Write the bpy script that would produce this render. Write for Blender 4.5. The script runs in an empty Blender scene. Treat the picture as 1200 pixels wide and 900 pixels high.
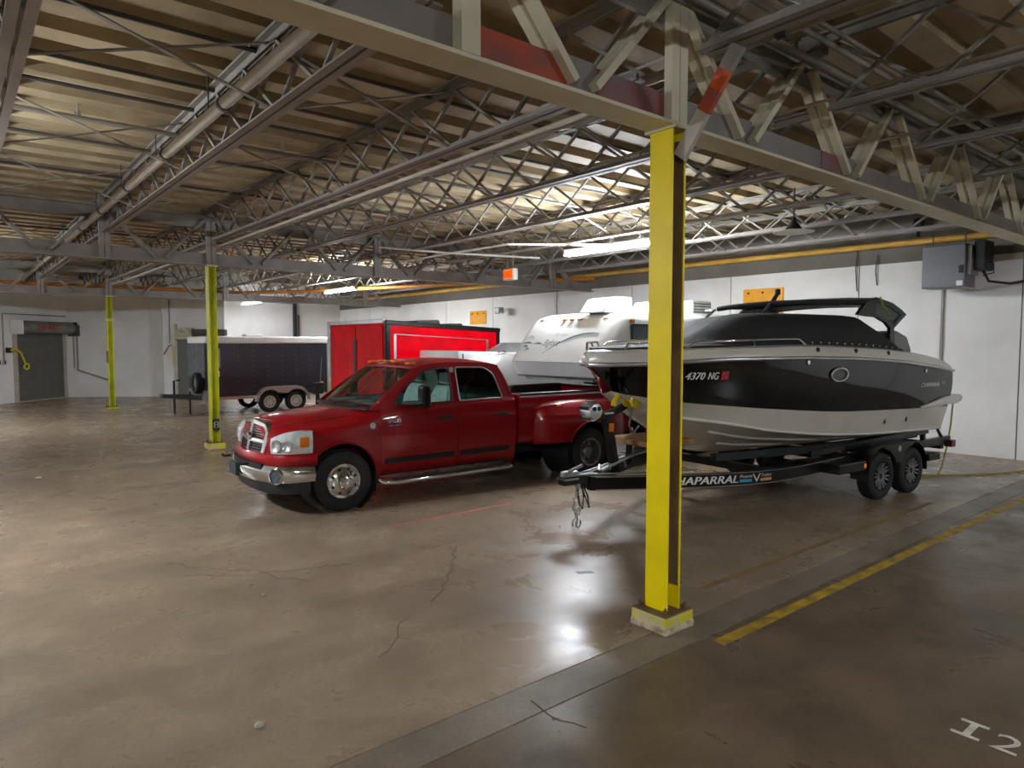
import bpy, bmesh, math, random
from mathutils import Vector, Matrix

random.seed(7)
S = bpy.context.scene
C = S.collection
R = math.radians

# ------------------------------------------------------------------ camera, world, exposure
CAM = (-4.249, -3.327, 2.2)
YAW, PITCH, ROLL, FPX = 39.34, 3.374, 0.05, 804.0
cd = bpy.data.cameras.new('camera')
cam = bpy.data.objects.new('camera', cd)
C.objects.link(cam)
cam.location = CAM
cam.rotation_mode = 'XYZ'
cam.rotation_euler = (R(90 - PITCH), 0, R(-YAW))
cd.sensor_width = 36.0
cd.lens = 36.0 * FPX / 1200.0
cd.clip_start = 0.05
S.camera = cam
S.view_settings.view_transform = 'Standard'
S.view_settings.look = 'None'
S.view_settings.gamma = 1.0
S.view_settings.use_curve_mapping = False
S.view_settings.exposure = 3.2
S.cycles.use_denoising = True
S.cycles.max_bounces = 8
S.cycles.diffuse_bounces = 5
S.cycles.glossy_bounces = 4
S.cycles.transparent_max_bounces = 12
S.cycles.sample_clamp_indirect = 6.0
S.cycles.caustics_reflective = False
S.cycles.caustics_refractive = False
w = bpy.data.worlds.new('world')
S.world = w
w.use_nodes = True
w.node_tree.nodes['Background'].inputs[0].default_value = (0.75, 0.80, 0.85, 1)
w.node_tree.nodes['Background'].inputs[1].default_value = 0.0     # closed hall: no sky
TUBE = 62.0          # emission of the fluorescent tubes

# ------------------------------------------------------------------ helpers
def lin(c):
    c = c / 255.0
    return c / 12.92 if c <= 0.04045 else ((c + 0.055) / 1.055) ** 2.4

def rgb(c):
    return (lin(c[0]), lin(c[1]), lin(c[2]), 1.0)

MATS = {}
def mat(name, col, rough=0.5, metal=0.0, var=0.10, scale=3.0, bump=0.0, bscale=60.0, coat=0.0,
        col2=None, rvar=0.0, emit=0.0, detail=6.0, spec=0.5):
    if name in MATS:
        return MATS[name]
    m = bpy.data.materials.new(name)
    m.use_nodes = True
    nt = m.node_tree
    b = nt.nodes['Principled BSDF']
    tc = nt.nodes.new('ShaderNodeTexCoord')
    nz = nt.nodes.new('ShaderNodeTexNoise')
    nz.inputs['Scale'].default_value = scale
    nz.inputs['Detail'].default_value = detail
    nt.links.new(tc.outputs['Object'], nz.inputs['Vector'])
    rp = nt.nodes.new('ShaderNodeValToRGB')
    a = rgb(col)
    d = rgb(col2) if col2 else tuple(x * (1 - var * 2) for x in a[:3]) + (1,)
    rp.color_ramp.elements[0].position = 0.35
    rp.color_ramp.elements[0].color = d
    rp.color_ramp.elements[1].position = 0.60
    rp.color_ramp.elements[1].color = a
    nt.links.new(nz.outputs['Fac'], rp.inputs['Fac'])
    nt.links.new(rp.outputs['Color'], b.inputs['Base Color'])
    b.inputs['Roughness'].default_value = rough
    b.inputs['Metallic'].default_value = metal
    b.inputs['Specular IOR Level'].default_value = spec
    b.inputs['Coat Weight'].default_value = coat
    b.inputs['Coat Roughness'].default_value = 0.04
    if rvar:
        mr = nt.nodes.new('ShaderNodeMapRange')
        mr.inputs['To Min'].default_value = max(0.02, rough - rvar)
        mr.inputs['To Max'].default_value = rough + rvar
        nt.links.new(nz.outputs['Fac'], mr.inputs['Value'])
        nt.links.new(mr.outputs['Result'], b.inputs['Roughness'])
    if bump:
        n2 = nt.nodes.new('ShaderNodeTexNoise')
        n2.inputs['Scale'].default_value = bscale
        n2.inputs['Detail'].default_value = 4
        nt.links.new(tc.outputs['Object'], n2.inputs['Vector'])
        bp = nt.nodes.new('ShaderNodeBump')
        bp.inputs['Strength'].default_value = bump
        bp.inputs['Distance'].default_value = 0.02
        nt.links.new(n2.outputs['Fac'], bp.inputs['Height'])
        nt.links.new(bp.outputs['Normal'], b.inputs['Normal'])
    if emit:
        b.inputs['Emission Color'].default_value = a
        b.inputs['Emission Strength'].default_value = emit
    MATS[name] = m
    return m

def glass_mat(name, tint, refl=0.06):
    m = bpy.data.materials.new(name)
    m.use_nodes = True
    nt = m.node_tree
    nt.nodes.clear()
    out = nt.nodes.new('ShaderNodeOutputMaterial')
    tr = nt.nodes.new('ShaderNodeBsdfTransparent')
    tr.inputs[0].default_value = tint
    gl = nt.nodes.new('ShaderNodeBsdfGlossy')
    gl.inputs['Roughness'].default_value = 0.02
    lw = nt.nodes.new('ShaderNodeLayerWeight')
    lw.inputs['Blend'].default_value = 0.5
    pw = nt.nodes.new('ShaderNodeMath')
    pw.operation = 'POWER'
    pw.inputs[1].default_value = 4.0
    ad = nt.nodes.new('ShaderNodeMath')
    ad.operation = 'MULTIPLY_ADD'
    ad.inputs[1].default_value = 0.7
    ad.inputs[2].default_value = refl * 0.6
    nt.links.new(lw.outputs['Facing'], pw.inputs[0])
    mx = nt.nodes.new('ShaderNodeMixShader')
    nt.links.new(pw.outputs[0], ad.inputs[0])
    nt.links.new(ad.outputs[0], mx.inputs[0])
    nt.links.new(tr.outputs[0], mx.inputs[1])
    nt.links.new(gl.outputs[0], mx.inputs[2])
    nt.links.new(mx.outputs[0], out.inputs[0])
    MATS[name] = m
    return m

def link(name, me, parent=None):
    o = bpy.data.objects.new(name, me)
    C.objects.link(o)
    if parent is not None:
        o.parent = parent
    return o

def tag(o, label=None, cat=None, group=None, kind=None):
    if label: o['label'] = label
    if cat: o['category'] = cat
    if group: o['group'] = group
    if kind: o['kind'] = kind
    return o

def empty(name, loc=(0, 0, 0), rot=(0, 0, 0), **k):
    o = bpy.data.objects.new(name, None)
    C.objects.link(o)
    o.location = loc
    o.rotation_euler = rot
    o.empty_display_size = 0.2
    return tag(o, **k)

def orth(d):
    d = Vector(d).normalized()
    up = Vector((0, 0, 1)) if abs(d.z) < 0.95 else Vector((1, 0, 0))
    a = d.cross(up).normalized()
    return a, a.cross(d).normalized()

class MB:
    def __init__(s):
        s.v, s.f = [], []
    def add(s, vs, fs):
        o = len(s.v)
        s.v += [tuple(v) for v in vs]
        s.f += [[i + o for i in f] for f in fs]
        return s
    def box(s, x0, x1, y0, y1, z0, z1):
        vs = [(x, y, z) for z in (z0, z1) for y in (y0, y1) for x in (x0, x1)]
        return s.add(vs, [(0, 2, 3, 1), (4, 5, 7, 6), (0, 1, 5, 4), (2, 6, 7, 3), (0, 4, 6, 2), (1, 3, 7, 5)])
    def bar(s, p0, p1, wa, wb, up=None):
        p0, p1 = Vector(p0), Vector(p1)
        d = (p1 - p0).normalized()
        if up is None:
            a, b = orth(d)
        else:
            a = d.cross(Vector(up)).normalized()
            b = a.cross(d).normalized()
        a, b = a * wa / 2, b * wb / 2
        vs = [p + i * a + j * b for p in (p0, p1) for i, j in ((-1, -1), (1, -1), (1, 1), (-1, 1))]
        return s.add(vs, [(0, 1, 2, 3), (7, 6, 5, 4), (0, 4, 5, 1), (1, 5, 6, 2), (2, 6, 7, 3), (3, 7, 4, 0)])
    def tube(s, pts, r, n=8, cap=True, closed=False):
        pts = [Vector(p) for p in pts]
        m = len(pts)
        rs = r if isinstance(r, (list, tuple)) else [r] * m
        rings, a = [], None
        for i, p in enumerate(pts):
            if closed:
                t = pts[(i + 1) % m] - pts[i - 1]
            else:
                t = pts[min(i + 1, m - 1)] - pts[max(i - 1, 0)]
            t.normalize()
            if a is None:
                a, b = orth(t)
            else:
                a = (a - t * a.dot(t)).normalized()
            b = t.cross(a)
            rings.append([p + rs[i] * (math.cos(2 * math.pi * k / n) * a + math.sin(2 * math.pi * k / n) * b) for k in range(n)])
        return s.loft(rings, cap and not closed, closed)
    def loft(s, rings, cap=True, wrap=False):
        n, m = len(rings[0]), len(rings)
        vs = [p for r in rings for p in r]
        fs = []
        for i in range(m if wrap else m - 1):
            j = (i + 1) % m
            for k in range(n):
                fs.append((i * n + k, i * n + (k + 1) % n, j * n + (k + 1) % n, j * n + k))
        if cap:
            fs.append(tuple(range(n - 1, -1, -1)))
            fs.append(tuple((m - 1) * n + k for k in range(n)))
        return s.add(vs, fs)
    def grid(s, rows):
        n = len(rows[0])
        fs = [(i * n + k, i * n + k + 1, (i + 1) * n + k + 1, (i + 1) * n + k) for i in range(len(rows) - 1) for k in range(n - 1)]
        return s.add([p for r in rows for p in r], fs)
    def slab(s, rows, off):
        """a grid of points thickened by the vector (or function) off"""
        off_ = off if callable(off) else (lambda p: off)
        n, m = len(rows[0]), len(rows)
        top = [Vector(p) for r in rows for p in r]
        bot = [p + Vector(off_(p)) for p in top]
        N = n * m
        fs = []
        for i in range(m - 1):
            for k in range(n - 1):
                q = (i * n + k, i * n + k + 1, (i + 1) * n + k + 1, (i + 1) * n + k)
                fs.append(q)
                fs.append(tuple(N + x for x in reversed(q)))
        edge = [k for k in range(n)] + [i * n + n - 1 for i in range(1, m)] + [(m - 1) * n + k for k in range(n - 2, -1, -1)] + [i * n for i in range(m - 2, 0, -1)]
        for i in range(len(edge)):
            a, b = edge[i], edge[(i + 1) % len(edge)]
            fs.append((a, a + N, b + N, b))
        return s.add(top + bot, fs)
    def lathe(s, prof, cen=(0, 0, 0), axis='y', n=32, cap=True):
        """prof: (radius, along) pairs"""
        cx, cy, cz = cen
        rings = []
        for r, h in prof:
            ring = []
            for k in range(n):
                t = 2 * math.pi * k / n
                a, b = r * math.cos(t), r * math.sin(t)
                ring.append({'y': (cx + a, cy + h, cz + b), 'x': (cx + h, cy + a, cz + b), 'z': (cx + a, cy + b, cz + h)}[axis])
            rings.append(ring)
        return s.loft(rings, cap)
    def prism(s, poly, axis, a, b):
        def P(u, v, h):
            return {'y': (u, h, v), 'x': (h, u, v), 'z': (u, v, h)}[axis]
        return s.loft([[P(u, v, a) for u, v in poly], [P(u, v, b) for u, v in poly]], True)
    def plate(s, outer, holes, mapf, off):
        """flat outline with holes, mapped into space and thickened by off"""
        bm = bmesh.new()
        loops = []
        for lp in [outer] + list(holes):
            vs = [bm.verts.new((x, y, 0)) for x, y in lp]
            for i in range(len(vs)):
                bm.edges.new((vs[i], vs[(i + 1) % len(vs)]))
            loops.append(len(lp))
        bm.verts.index_update()
        bmesh.ops.triangle_fill(bm, use_beauty=True, use_dissolve=False, edges=bm.edges[:])
        bm.verts.index_update()
        v2 = [(v.co.x, v.co.y) for v in bm.verts]
        tris = [[v.index for v in f.verts] for f in bm.faces]
        bm.free()
        front = [Vector(mapf(x, y)) for x, y in v2]
        N = len(front)
        off_ = off if callable(off) else (lambda p: off)
        back = [p + Vector(off_(p)) for p in front]
        fs = [tuple(t) for t in tris] + [tuple(N + i for i in reversed(t)) for t in tris]
        st = 0
        for L in loops:
            for i in range(L):
                a, b = st + i, st + (i + 1) % L
                fs.append((a, b, b + N, a + N))
            st += L
        return s.add(front + back, fs)
    def mesh(s, name, m=None, smooth=None):
        me = bpy.data.meshes.new(name)
        me.from_pydata(s.v, [], s.f)
        bm = bmesh.new()
        bm.from_mesh(me)
        bmesh.ops.recalc_face_normals(bm, faces=bm.faces[:])
        bm.to_mesh(me)
        bm.free()
        if m is not None:
            me.materials.append(m)
        if smooth:
            shade(me, smooth)
        return me
    def build(s, name, m, parent=None, smooth=None, bevel=0.0, seg=2):
        o = link(name, s.mesh(name, m, smooth), parent)
        if bevel:
            b = o.modifiers.new('bevel', 'BEVEL')
            b.width = bevel
            b.segments = seg
            b.limit_method = 'ANGLE'
            b.angle_limit = R(40)
        return o

def shade(me, ang):
    me.polygons.foreach_set('use_smooth', [True] * len(me.polygons))
    me.set_sharp_from_angle(angle=R(ang))

def boolean(o, cutters, m=None, smooth=None):
    for c in cutters:
        b = o.modifiers.new('cut', 'BOOLEAN')
        b.operation = 'DIFFERENCE'
        b.solver = 'EXACT'
        b.object = c
    bpy.context.view_layer.update()
    dg = bpy.context.evaluated_depsgraph_get()
    me = bpy.data.meshes.new_from_object(o.evaluated_get(dg))
    o.modifiers.clear()
    o.data = me
    if smooth:
        shade(me, smooth)
    for c in cutters:
        bpy.data.objects.remove(c)
    return o

def rpoly(pts, r, n=5):
    """round the corners of a polygon; r one number or one per corner"""
    out, N = [], len(pts)
    rr = r if isinstance(r, (list, tuple)) else [r] * N
    for i in range(N):
        p, a, b = Vector(pts[i]), Vector(pts[i - 1]), Vector(pts[(i + 1) % N])
        k = min(rr[i], (a - p).length * .48, (b - p).length * .48)
        if k < 1e-4:
            out.append(tuple(p))
            continue
        p0, p1 = p + (a - p).normalized() * k, p + (b - p).normalized() * k
        for j in range(n + 1):
            t = j / n
            q = (1 - t) ** 2 * p0 + 2 * t * (1 - t) * p + t * t * p1
            out.append((q.x, q.y))
    return out

def interp(x, xs, ys):
    if x <= xs[0]: return ys[0]
    if x >= xs[-1]: return ys[-1]
    for i in range(len(xs) - 1):
        if x <= xs[i + 1]:
            t = (x - xs[i]) / (xs[i + 1] - xs[i])
            return ys[i] + t * (ys[i + 1] - ys[i])

def sm(x, xs, ys):
    """smooth interpolation (monotone-ish catmull)"""
    if x <= xs[0]: return ys[0]
    if x >= xs[-1]: return ys[-1]
    n = len(xs)
    for i in range(n - 1):
        if x <= xs[i + 1]:
            h = xs[i + 1] - xs[i]
            t = (x - xs[i]) / h
            def sl(j):
                if j == 0: return (ys[1] - ys[0]) / (xs[1] - xs[0])
                if j == n - 1: return (ys[-1] - ys[-2]) / (xs[-1] - xs[-2])
                a, b = (ys[j] - ys[j - 1]) / (xs[j] - xs[j - 1]), (ys[j + 1] - ys[j]) / (xs[j + 1] - xs[j])
                return 0 if a * b <= 0 else 2 * a * b / (a + b)
            m0, m1 = sl(i), sl(i + 1)
            return ((2 * t**3 - 3 * t**2 + 1) * ys[i] + (t**3 - 2 * t**2 + t) * h * m0 + (-2 * t**3 + 3 * t**2) * ys[i + 1] + (t**3 - t**2) * h * m1)

def text2d(txt, size, shear=0.0, spacing=1.0):
    cu = bpy.data.curves.new('t', 'FONT')
    cu.body = txt
    cu.size = size
    cu.shear = shear
    cu.space_character = spacing
    o = bpy.data.objects.new('t', cu)
    C.objects.link(o)
    bpy.context.view_layer.update()
    dg = bpy.context.evaluated_depsgraph_get()
    e = o.evaluated_get(dg)
    me = e.to_mesh()
    vs = [(v.co.x, v.co.y) for v in me.vertices]
    fs = [tuple(p.vertices) for p in me.polygons]
    e.to_mesh_clear()
    bpy.data.objects.remove(o)
    return vs, fs

def text(name, txt, size, mapf, m, parent=None, width=None, shear=0.0, bold=0.0, spacing=1.0):
    vs, fs = text2d(txt, size, shear, spacing)
    mb = MB()
    x0 = min(v[0] for v in vs)
    x1 = max(v[0] for v in vs)
    k = width / (x1 - x0) if width else 1.0
    for dx in ((0, bold) if bold else (0,)):
        mb.add([mapf((x - x0) * k + dx, y) for x, y in vs], fs)
    return mb.build(name, m, parent)

def copy_tree(o, parent=None):
    c = o.copy()
    C.objects.link(c)
    c.parent = parent
    for ch in list(o.children):
        copy_tree(ch, c)
    return c

# ------------------------------------------------------------------ materials
def concrete(name, a, b, dark, rough, rvar, stain=0.55):
    m = bpy.data.materials.new(name)
    m.use_nodes = True
    nt = m.node_tree
    bs = nt.nodes['Principled BSDF']
    tc = nt.nodes.new('ShaderNodeTexCoord')
    geo = nt.nodes.new('ShaderNodeNewGeometry')
    def noise(sc, det, rgh=0.55, dist=0.0):
        n = nt.nodes.new('ShaderNodeTexNoise')
        n.inputs['Scale'].default_value = sc
        n.inputs['Detail'].default_value = det
        n.inputs['Roughness'].default_value = rgh
        n.inputs['Distortion'].default_value = dist
        nt.links.new(geo.outputs['Position'], n.inputs['Vector'])
        return n
    def ramp(src, p0, c0, p1, c1):
        r = nt.nodes.new('ShaderNodeValToRGB')
        r.color_ramp.elements[0].position = p0
        r.color_ramp.elements[0].color = c0
        r.color_ramp.elements[1].position = p1
        r.color_ramp.elements[1].color = c1
        nt.links.new(src, r.inputs['Fac'])
        return r
    def mix(f, A, B, blend='MIX'):
        x = nt.nodes.new('ShaderNodeMix')
        x.data_type = 'RGBA'
        x.blend_type = blend
        if isinstance(f, float):
            x.inputs['Factor'].default_value = f
        else:
            nt.links.new(f, x.inputs['Factor'])
        nt.links.new(A, x.inputs['A'])
        nt.links.new(B, x.inputs['B'])
        return x.outputs['Result']
    n1 = noise(0.55, 9, 0.62, 0.6)
    n2 = noise(1.4, 9, 0.62, 0.5)
    n3 = noise(38, 3, 0.6)
    c1 = ramp(n1.outputs['Fac'], 0.33, rgb(b), 0.66, rgb(a))
    st = ramp(n2.outputs['Fac'], 0.30, (1, 1, 1, 1), 0.56, (0, 0, 0, 1))
    dk = nt.nodes.new('ShaderNodeRGB')
    dk.outputs[0].default_value = rgb(dark)
    mm = nt.nodes.new('ShaderNodeMath')
    mm.operation = 'MULTIPLY'
    mm.inputs[1].default_value = stain
    nt.links.new(st.outputs['Color'], mm.inputs[0])
    col = mix(mm.outputs[0], c1.outputs['Color'], dk.outputs[0])
    sp = ramp(n3.outputs['Fac'], 0.35, (0.80, 0.80, 0.80, 1), 0.6, (1, 1, 1, 1))
    col = mix(0.8, col, sp.outputs['Color'], 'MULTIPLY')
    # long scuffs and tyre smears
    mp = nt.nodes.new('ShaderNodeMapping')
    mp.inputs['Scale'].default_value = (0.35, 3.2, 1)
    nt.links.new(geo.outputs['Position'], mp.inputs['Vector'])
    n4 = nt.nodes.new('ShaderNodeTexNoise')
    n4.inputs['Scale'].default_value = 0.9
    n4.inputs['Detail'].default_value = 7
    nt.links.new(mp.outputs[0], n4.inputs['Vector'])
    sc = ramp(n4.outputs['Fac'], 0.32, (0.74, 0.73, 0.72, 1), 0.56, (1, 1, 1, 1))
    col = mix(0.75, col, sc.outputs['Color'], 'MULTIPLY')
    nt.links.new(col, bs.inputs['Base Color'])
    mr = nt.nodes.new('ShaderNodeMapRange')
    mr.inputs['From Min'].default_value = 0.3
    mr.inputs['From Max'].default_value = 0.7
    mr.inputs['To Min'].default_value = rough + rvar
    mr.inputs['To Max'].default_value = rough - rvar
    nt.links.new(n2.outputs['Fac'], mr.inputs['Value'])
    nt.links.new(mr.outputs['Result'], bs.inputs['Roughness'])
    bp = nt.nodes.new('ShaderNodeBump')
    bp.inputs['Strength'].default_value = 0.05
    bp.inputs['Distance'].default_value = 0.01
    nt.links.new(n2.outputs['Fac'], bp.inputs['Height'])
    nt.links.new(bp.outputs['Normal'], bs.inputs['Normal'])
    MATS[name] = m
    return m

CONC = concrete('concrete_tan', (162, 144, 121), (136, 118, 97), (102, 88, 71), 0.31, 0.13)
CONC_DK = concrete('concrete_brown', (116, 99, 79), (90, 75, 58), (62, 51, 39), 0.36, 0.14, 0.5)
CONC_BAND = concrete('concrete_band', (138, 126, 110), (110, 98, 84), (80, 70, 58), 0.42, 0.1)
JOINT = mat('joint_dirt', (60, 52, 44), 0.9)
WHITE_WALL = mat('white_wall_paint', (232, 230, 226), 0.75, var=0.05, scale=0.8, bump=0.12, bscale=9, col2=(220, 218, 212))
BAND_GREY = mat('grey_wall_band', (116, 110, 100), 0.8, var=0.1, scale=1.2)
DECK = mat('roof_deck', (176, 159, 126), 0.7, var=0.18, scale=1.1, col2=(140, 122, 92))
STEEL = mat('grey_steel', (132, 125, 115), 0.55, var=0.12, scale=2.5, bump=0.05)
STEEL_DK = mat('dark_steel', (70, 68, 64), 0.55, var=0.15, scale=3)
STEEL_LT = mat('beige_steel', (208, 200, 172), 0.55, var=0.08, scale=2)
STEEL_MAUVE = mat('mauve_steel', (136, 127, 120), 0.5, var=0.1, scale=2)
PRIMER = mat('red_primer', (168, 72, 46), 0.6, var=0.2, scale=5, col2=(132, 74, 64))
ORANGE = mat('orange_primer', (214, 96, 36), 0.55, var=0.2, scale=9, col2=(160, 60, 34))
YELLOW = mat('column_yellow', (240, 216, 0), 0.42, var=0.05, scale=2.5, bump=0.03, spec=0.25)
YELLOW_OLD = mat('worn_yellow', (206, 192, 24), 0.6, var=0.3, scale=14, col2=(178, 164, 130), detail=9)
YELLOW_COL2 = mat('column_yellow_green', (206, 204, 20), 0.45, var=0.1, scale=2, col2=(170, 176, 40))
BROWN_RUST = mat('brown_column_web', (112, 88, 62), 0.6, var=0.2, scale=6)
PIPE_WHITE = mat('painted_pipe', (186, 178, 164), 0.45, var=0.1, scale=3)
PIPE_GREY = mat('grey_pipe', (140, 132, 120), 0.45, var=0.1, scale=4)
PIPE_GOLD = mat('gold_gas_pipe', (204, 158, 60), 0.5, var=0.12, scale=3)
PIPE_ORANGE = mat('orange_gas_pipe', (190, 118, 34), 0.5, var=0.15, scale=2)
BLACK = mat('black_paint', (11, 12, 13), 0.28, var=0.05, spec=0.35)
BLACK_MATTE = mat('black_plastic', (22, 23, 24), 0.6, var=0.1)
RUBBER = mat('tyre_rubber', (24, 24, 25), 0.75, var=0.15, scale=8)
CHROME = mat('chrome', (226, 226, 228), 0.08, metal=1.0, var=0.02)
ALU = mat('aluminium', (196, 198, 200), 0.32, metal=0.9, var=0.06, scale=6)
GALV = mat('galvanised', (150, 152, 150), 0.4, metal=0.7, var=0.1, scale=10)
RED_CAR = mat('truck_red', (138, 3, 14), 0.40, var=0.03, coat=0.45, spec=0.15)
AMBER = mat('amber_lens', (214, 112, 14), 0.25, emit=0.0, var=0.02)
WHITE_GEL = mat('white_gelcoat', (226, 228, 226), 0.22, var=0.02, coat=0.4)
OFFWHITE = mat('offwhite_gelcoat', (206, 202, 192), 0.25, var=0.03, coat=0.4)
BLACK_GEL = mat('black_gelcoat', (6, 10, 11), 0.06, var=0.02, coat=0.0, spec=0.45)
CANVAS = mat('charcoal_canvas', (50, 52, 54), 0.85, var=0.1, scale=8, bump=0.15, bscale=18)
CANVAS_BK = mat('black_canvas', (32, 35, 35), 0.85, var=0.1, scale=8, bump=0.1, bscale=14)
GLASS = glass_mat('clear_glass', (0.84, 0.92, 0.89, 1))
GLASS_DK = glass_mat('tinted_glass', (0.32, 0.40, 0.38, 1), 0.05)
SEAT = mat('grey_seat_cloth', (176, 192, 188), 0.9, var=0.1, scale=12)
DASH = mat('dashboard', (120, 140, 136), 0.7)
LENS = mat('headlight_lens', (205, 214, 212), 0.1, var=0.12, scale=12, coat=1.0)
TUBE_M = mat('fluorescent_tube', (240, 246, 255), 0.3, emit=TUBE)
TRIM_SIGN = mat('sign_yellow', (226, 158, 14), 0.5, var=0.08, scale=4)
RED_TR = mat('trailer_red', (228, 3, 24), 0.12, var=0.04, coat=0.0, col2=(208, 3, 20), spec=0.16)
BLACK_TR = mat('trailer_black', (40, 40, 50), 0.35, var=0.1, scale=1.5)
WHITE_PAINT = mat('white_lettering', (222, 220, 214), 0.6, var=0.05)

# ------------------------------------------------------------------ the setting
BAY = 11.7
JX = [-7.64, -5.73, -3.82, -1.91, 0.0, 1.91, 3.82, 5.73, 7.64, 9.55]
X0, X1, Y0, Y1 = -14.0, 11.3, -23.4, 29.6

floor = tag(MB().box(X0 - .2, X1 + .2, Y0 - .2, Y1 + 4, -0.2, -0.012).build('floor', JOINT), 'stained concrete floor of the storage hall', kind='structure')
def slab(x0, x1, y0, y1, m):
    g = 0.006
    return MB().box(x0 + g, x1 - g, y0 + g, y1 - g, -0.05, 0.0).build('slab', m, floor)
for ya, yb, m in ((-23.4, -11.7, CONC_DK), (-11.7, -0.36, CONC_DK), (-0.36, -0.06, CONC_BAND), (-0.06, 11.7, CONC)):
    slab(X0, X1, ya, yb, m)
for xa, xb in ((X0, 0.0), (0.0, X1)):
    for ya, yb in ((11.7, 23.4), (23.4, 33)):
        slab(xa, xb, ya, yb, CONC)

def ribbon(name, pts, wd, m, z=0.002, parent=floor):
    pts = [Vector((p[0], p[1], 0)) for p in pts]
    rows = [[], []]
    for i, p in enumerate(pts):
        t = (pts[min(i + 1, len(pts) - 1)] - pts[max(i - 1, 0)]).normalized()
        nrm = Vector((-t.y, t.x, 0)) * wd / 2
        rows[0].append(p + nrm + Vector((0, 0, z)))
        rows[1].append(p - nrm + Vector((0, 0, z)))
    return MB().slab(rows, (0, 0, -0.004)).build(name, m, parent)

LINE_Y = mat('floor_yellow_paint', (178, 144, 34), 0.6, var=0.3, scale=6, col2=(122, 100, 44), detail=9)
LINE_YF = mat('faded_yellow_paint', (126, 106, 60), 0.6, var=0.3, scale=6, col2=(104, 90, 66), detail=9)
LINE_R = mat('floor_red_paint', (176, 74, 64), 0.6, var=0.25, scale=7, col2=(150, 110, 92), detail=9)
CHALK = mat('stencil_paint', (205, 200, 188), 0.7, var=0.15, scale=14)
CHALK_F = mat('faded_stencil_paint', (176, 168, 152), 0.7, var=0.15, scale=14)
ribbon('painted_line', [(0.05, -0.48), (3, -0.48), (7.5, -0.485), (11.2, -0.49)], 0.10, LINE_Y)
ribbon('painted_line', [(0.9, 0.27), (3, 0.26), (6.2, 0.25)], 0.07, LINE_YF)
ribbon('painted_line', [(-0.16, 3.9), (1.66, 3.91)], 0.06, LINE_R)
def crack(p, n, step, ang, wd=0.012):
    x, y = p
    pts = [(x, y)]
    for i in range(n):
        a = R(ang + random.uniform(-32, 32))
        x += step * math.cos(a); y += step * math.sin(a)
        pts.append((x, y))
    ribbon('crack', pts, wd, JOINT, 0.0012)
crack((-0.05, 2.75), 12, 0.14, -118)
crack((-1.75, 2.7), 11, 0.16, 120, 0.008)
crack((-2.6, 3.6), 10, 0.16, -20, 0.008)
crack((-1.55, -0.22), 5, 0.09, -70, 0.010)
for px_, py_, a_ in ((-2.35, 4.1, 20), (-2.0, 0.9, 40), (1.7, 1.3, 10)):
    crack((px_, py_), 6, 0.12, a_, 0.007)
def floor_text(txt, org, size, m):
    # reads towards -Y, top of the letters towards +X
    text('stencil_text', txt, size, lambda x, y: (org[0] + y, org[1] - x, 0.003), m, floor)
for b in ((.08, .105, -2.12, -1.98), (.255, .28, -2.12, -1.98), (.105, .255, -2.07, -2.035)):
    MB().box(b[0], b[1], b[2], b[3], -.002, .003).build('stencil_text', CHALK, floor)
floor_text('2', (0.07, -2.17), 0.29, CHALK)
floor_text('7', (0.07, -2.40), 0.29, CHALK)
floor_text('I28', (0.14, 2.52), 0.20, CHALK_F)
PATCH = mat('dark_floor_patch', (52, 48, 42), 0.5, var=0.2)
MB().prism([(0.33, 1.26), (0.47, 1.18), (0.49, 1.24), (0.35, 1.32)], 'z', -0.004, 0.002).build('tar_patch', PATCH, floor)
for (x, y, s_) in ((-2.95, 0.55, .03), (-2.2, 2.6, .02), (0.95, 2.75, .022), (1.35, 2.6, .015), (-3.2, 10.1, .05)):
    p = MB().lathe([(s_ * .3, 0), (s_, s_ * .25), (s_ * .8, s_ * .7), (s_ * .2, s_ * .9)], (x, y, 0.0), 'z', 7).build('concrete_crumb', CHALK_F)
    tag(p, 'small pale crumb of concrete lying on the floor', 'debris', 'crumbs of concrete on the floor')

# ceiling: corrugated deck, one panel per rib, ribs along X
ceil = tag(MB().box(X0 - .2, X1 + .2, Y0 - .2, Y1 + 4, 5.12, 5.3).build('ceiling', DECK), 'corrugated beige roof deck on steel joists', kind='structure')
PITCH_D = 0.61
prof = [(0, 4.965), (.27, 4.965), (.31, 5.075), (.57, 5.075), (.60, 4.965), (PITCH_D, 4.965)]
rows = [[(X0, y, z) for y, z in prof], [(X1, y, z) for y, z in prof]]
pm = MB().slab(rows, (0, 0, 0.02)).mesh('deck_panel', DECK)
ny = int((Y1 + 3.4 - Y0) / PITCH_D)
for i in range(ny):
    o = link('deck_panel', pm, ceil)
    o.location = (0, Y0 + i * PITCH_D, 0)

# walls
def wallseg(name, p0, p1, th, z0, z1, m, label=None, parent=None):
    """vertical slab whose room face runs p0 -> p1; thickness to the left of that direction"""
    a, b = Vector((p0[0], p0[1], 0)), Vector((p1[0], p1[1], 0))
    t = (b - a).normalized()
    nrm = Vector((-t.y, t.x, 0)) * th
    poly = [(q.x, q.y) for q in (a, b, b + nrm, a + nrm)]
    o = MB().prism(poly, 'z', z0, z1).build(name, m, parent)
    if parent is None:
        tag(o, label, kind='structure')
    return o
wr = wallseg('wall_right', (X1 + .02, Y1), (X1 + .02, Y0), .2, 0, 5.1, BAND_GREY, 'white painted panel wall with grey band and thin joints')
joints = [-23.4, -20.2, -16.9, -13.6, -11.7, -8.8, -5.6, -2.6, .6, 3.59, 6.8, 10.1, 13.4, 16.75, 19.8, 23.1, 26.3, 29.6]
for a, b in zip(joints[:-1], joints[1:]):
    MB().box(X1, X1 + .05, a + .012, b - .012, 0, 3.90).build('wall_panel', WHITE_WALL, wr)
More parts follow.
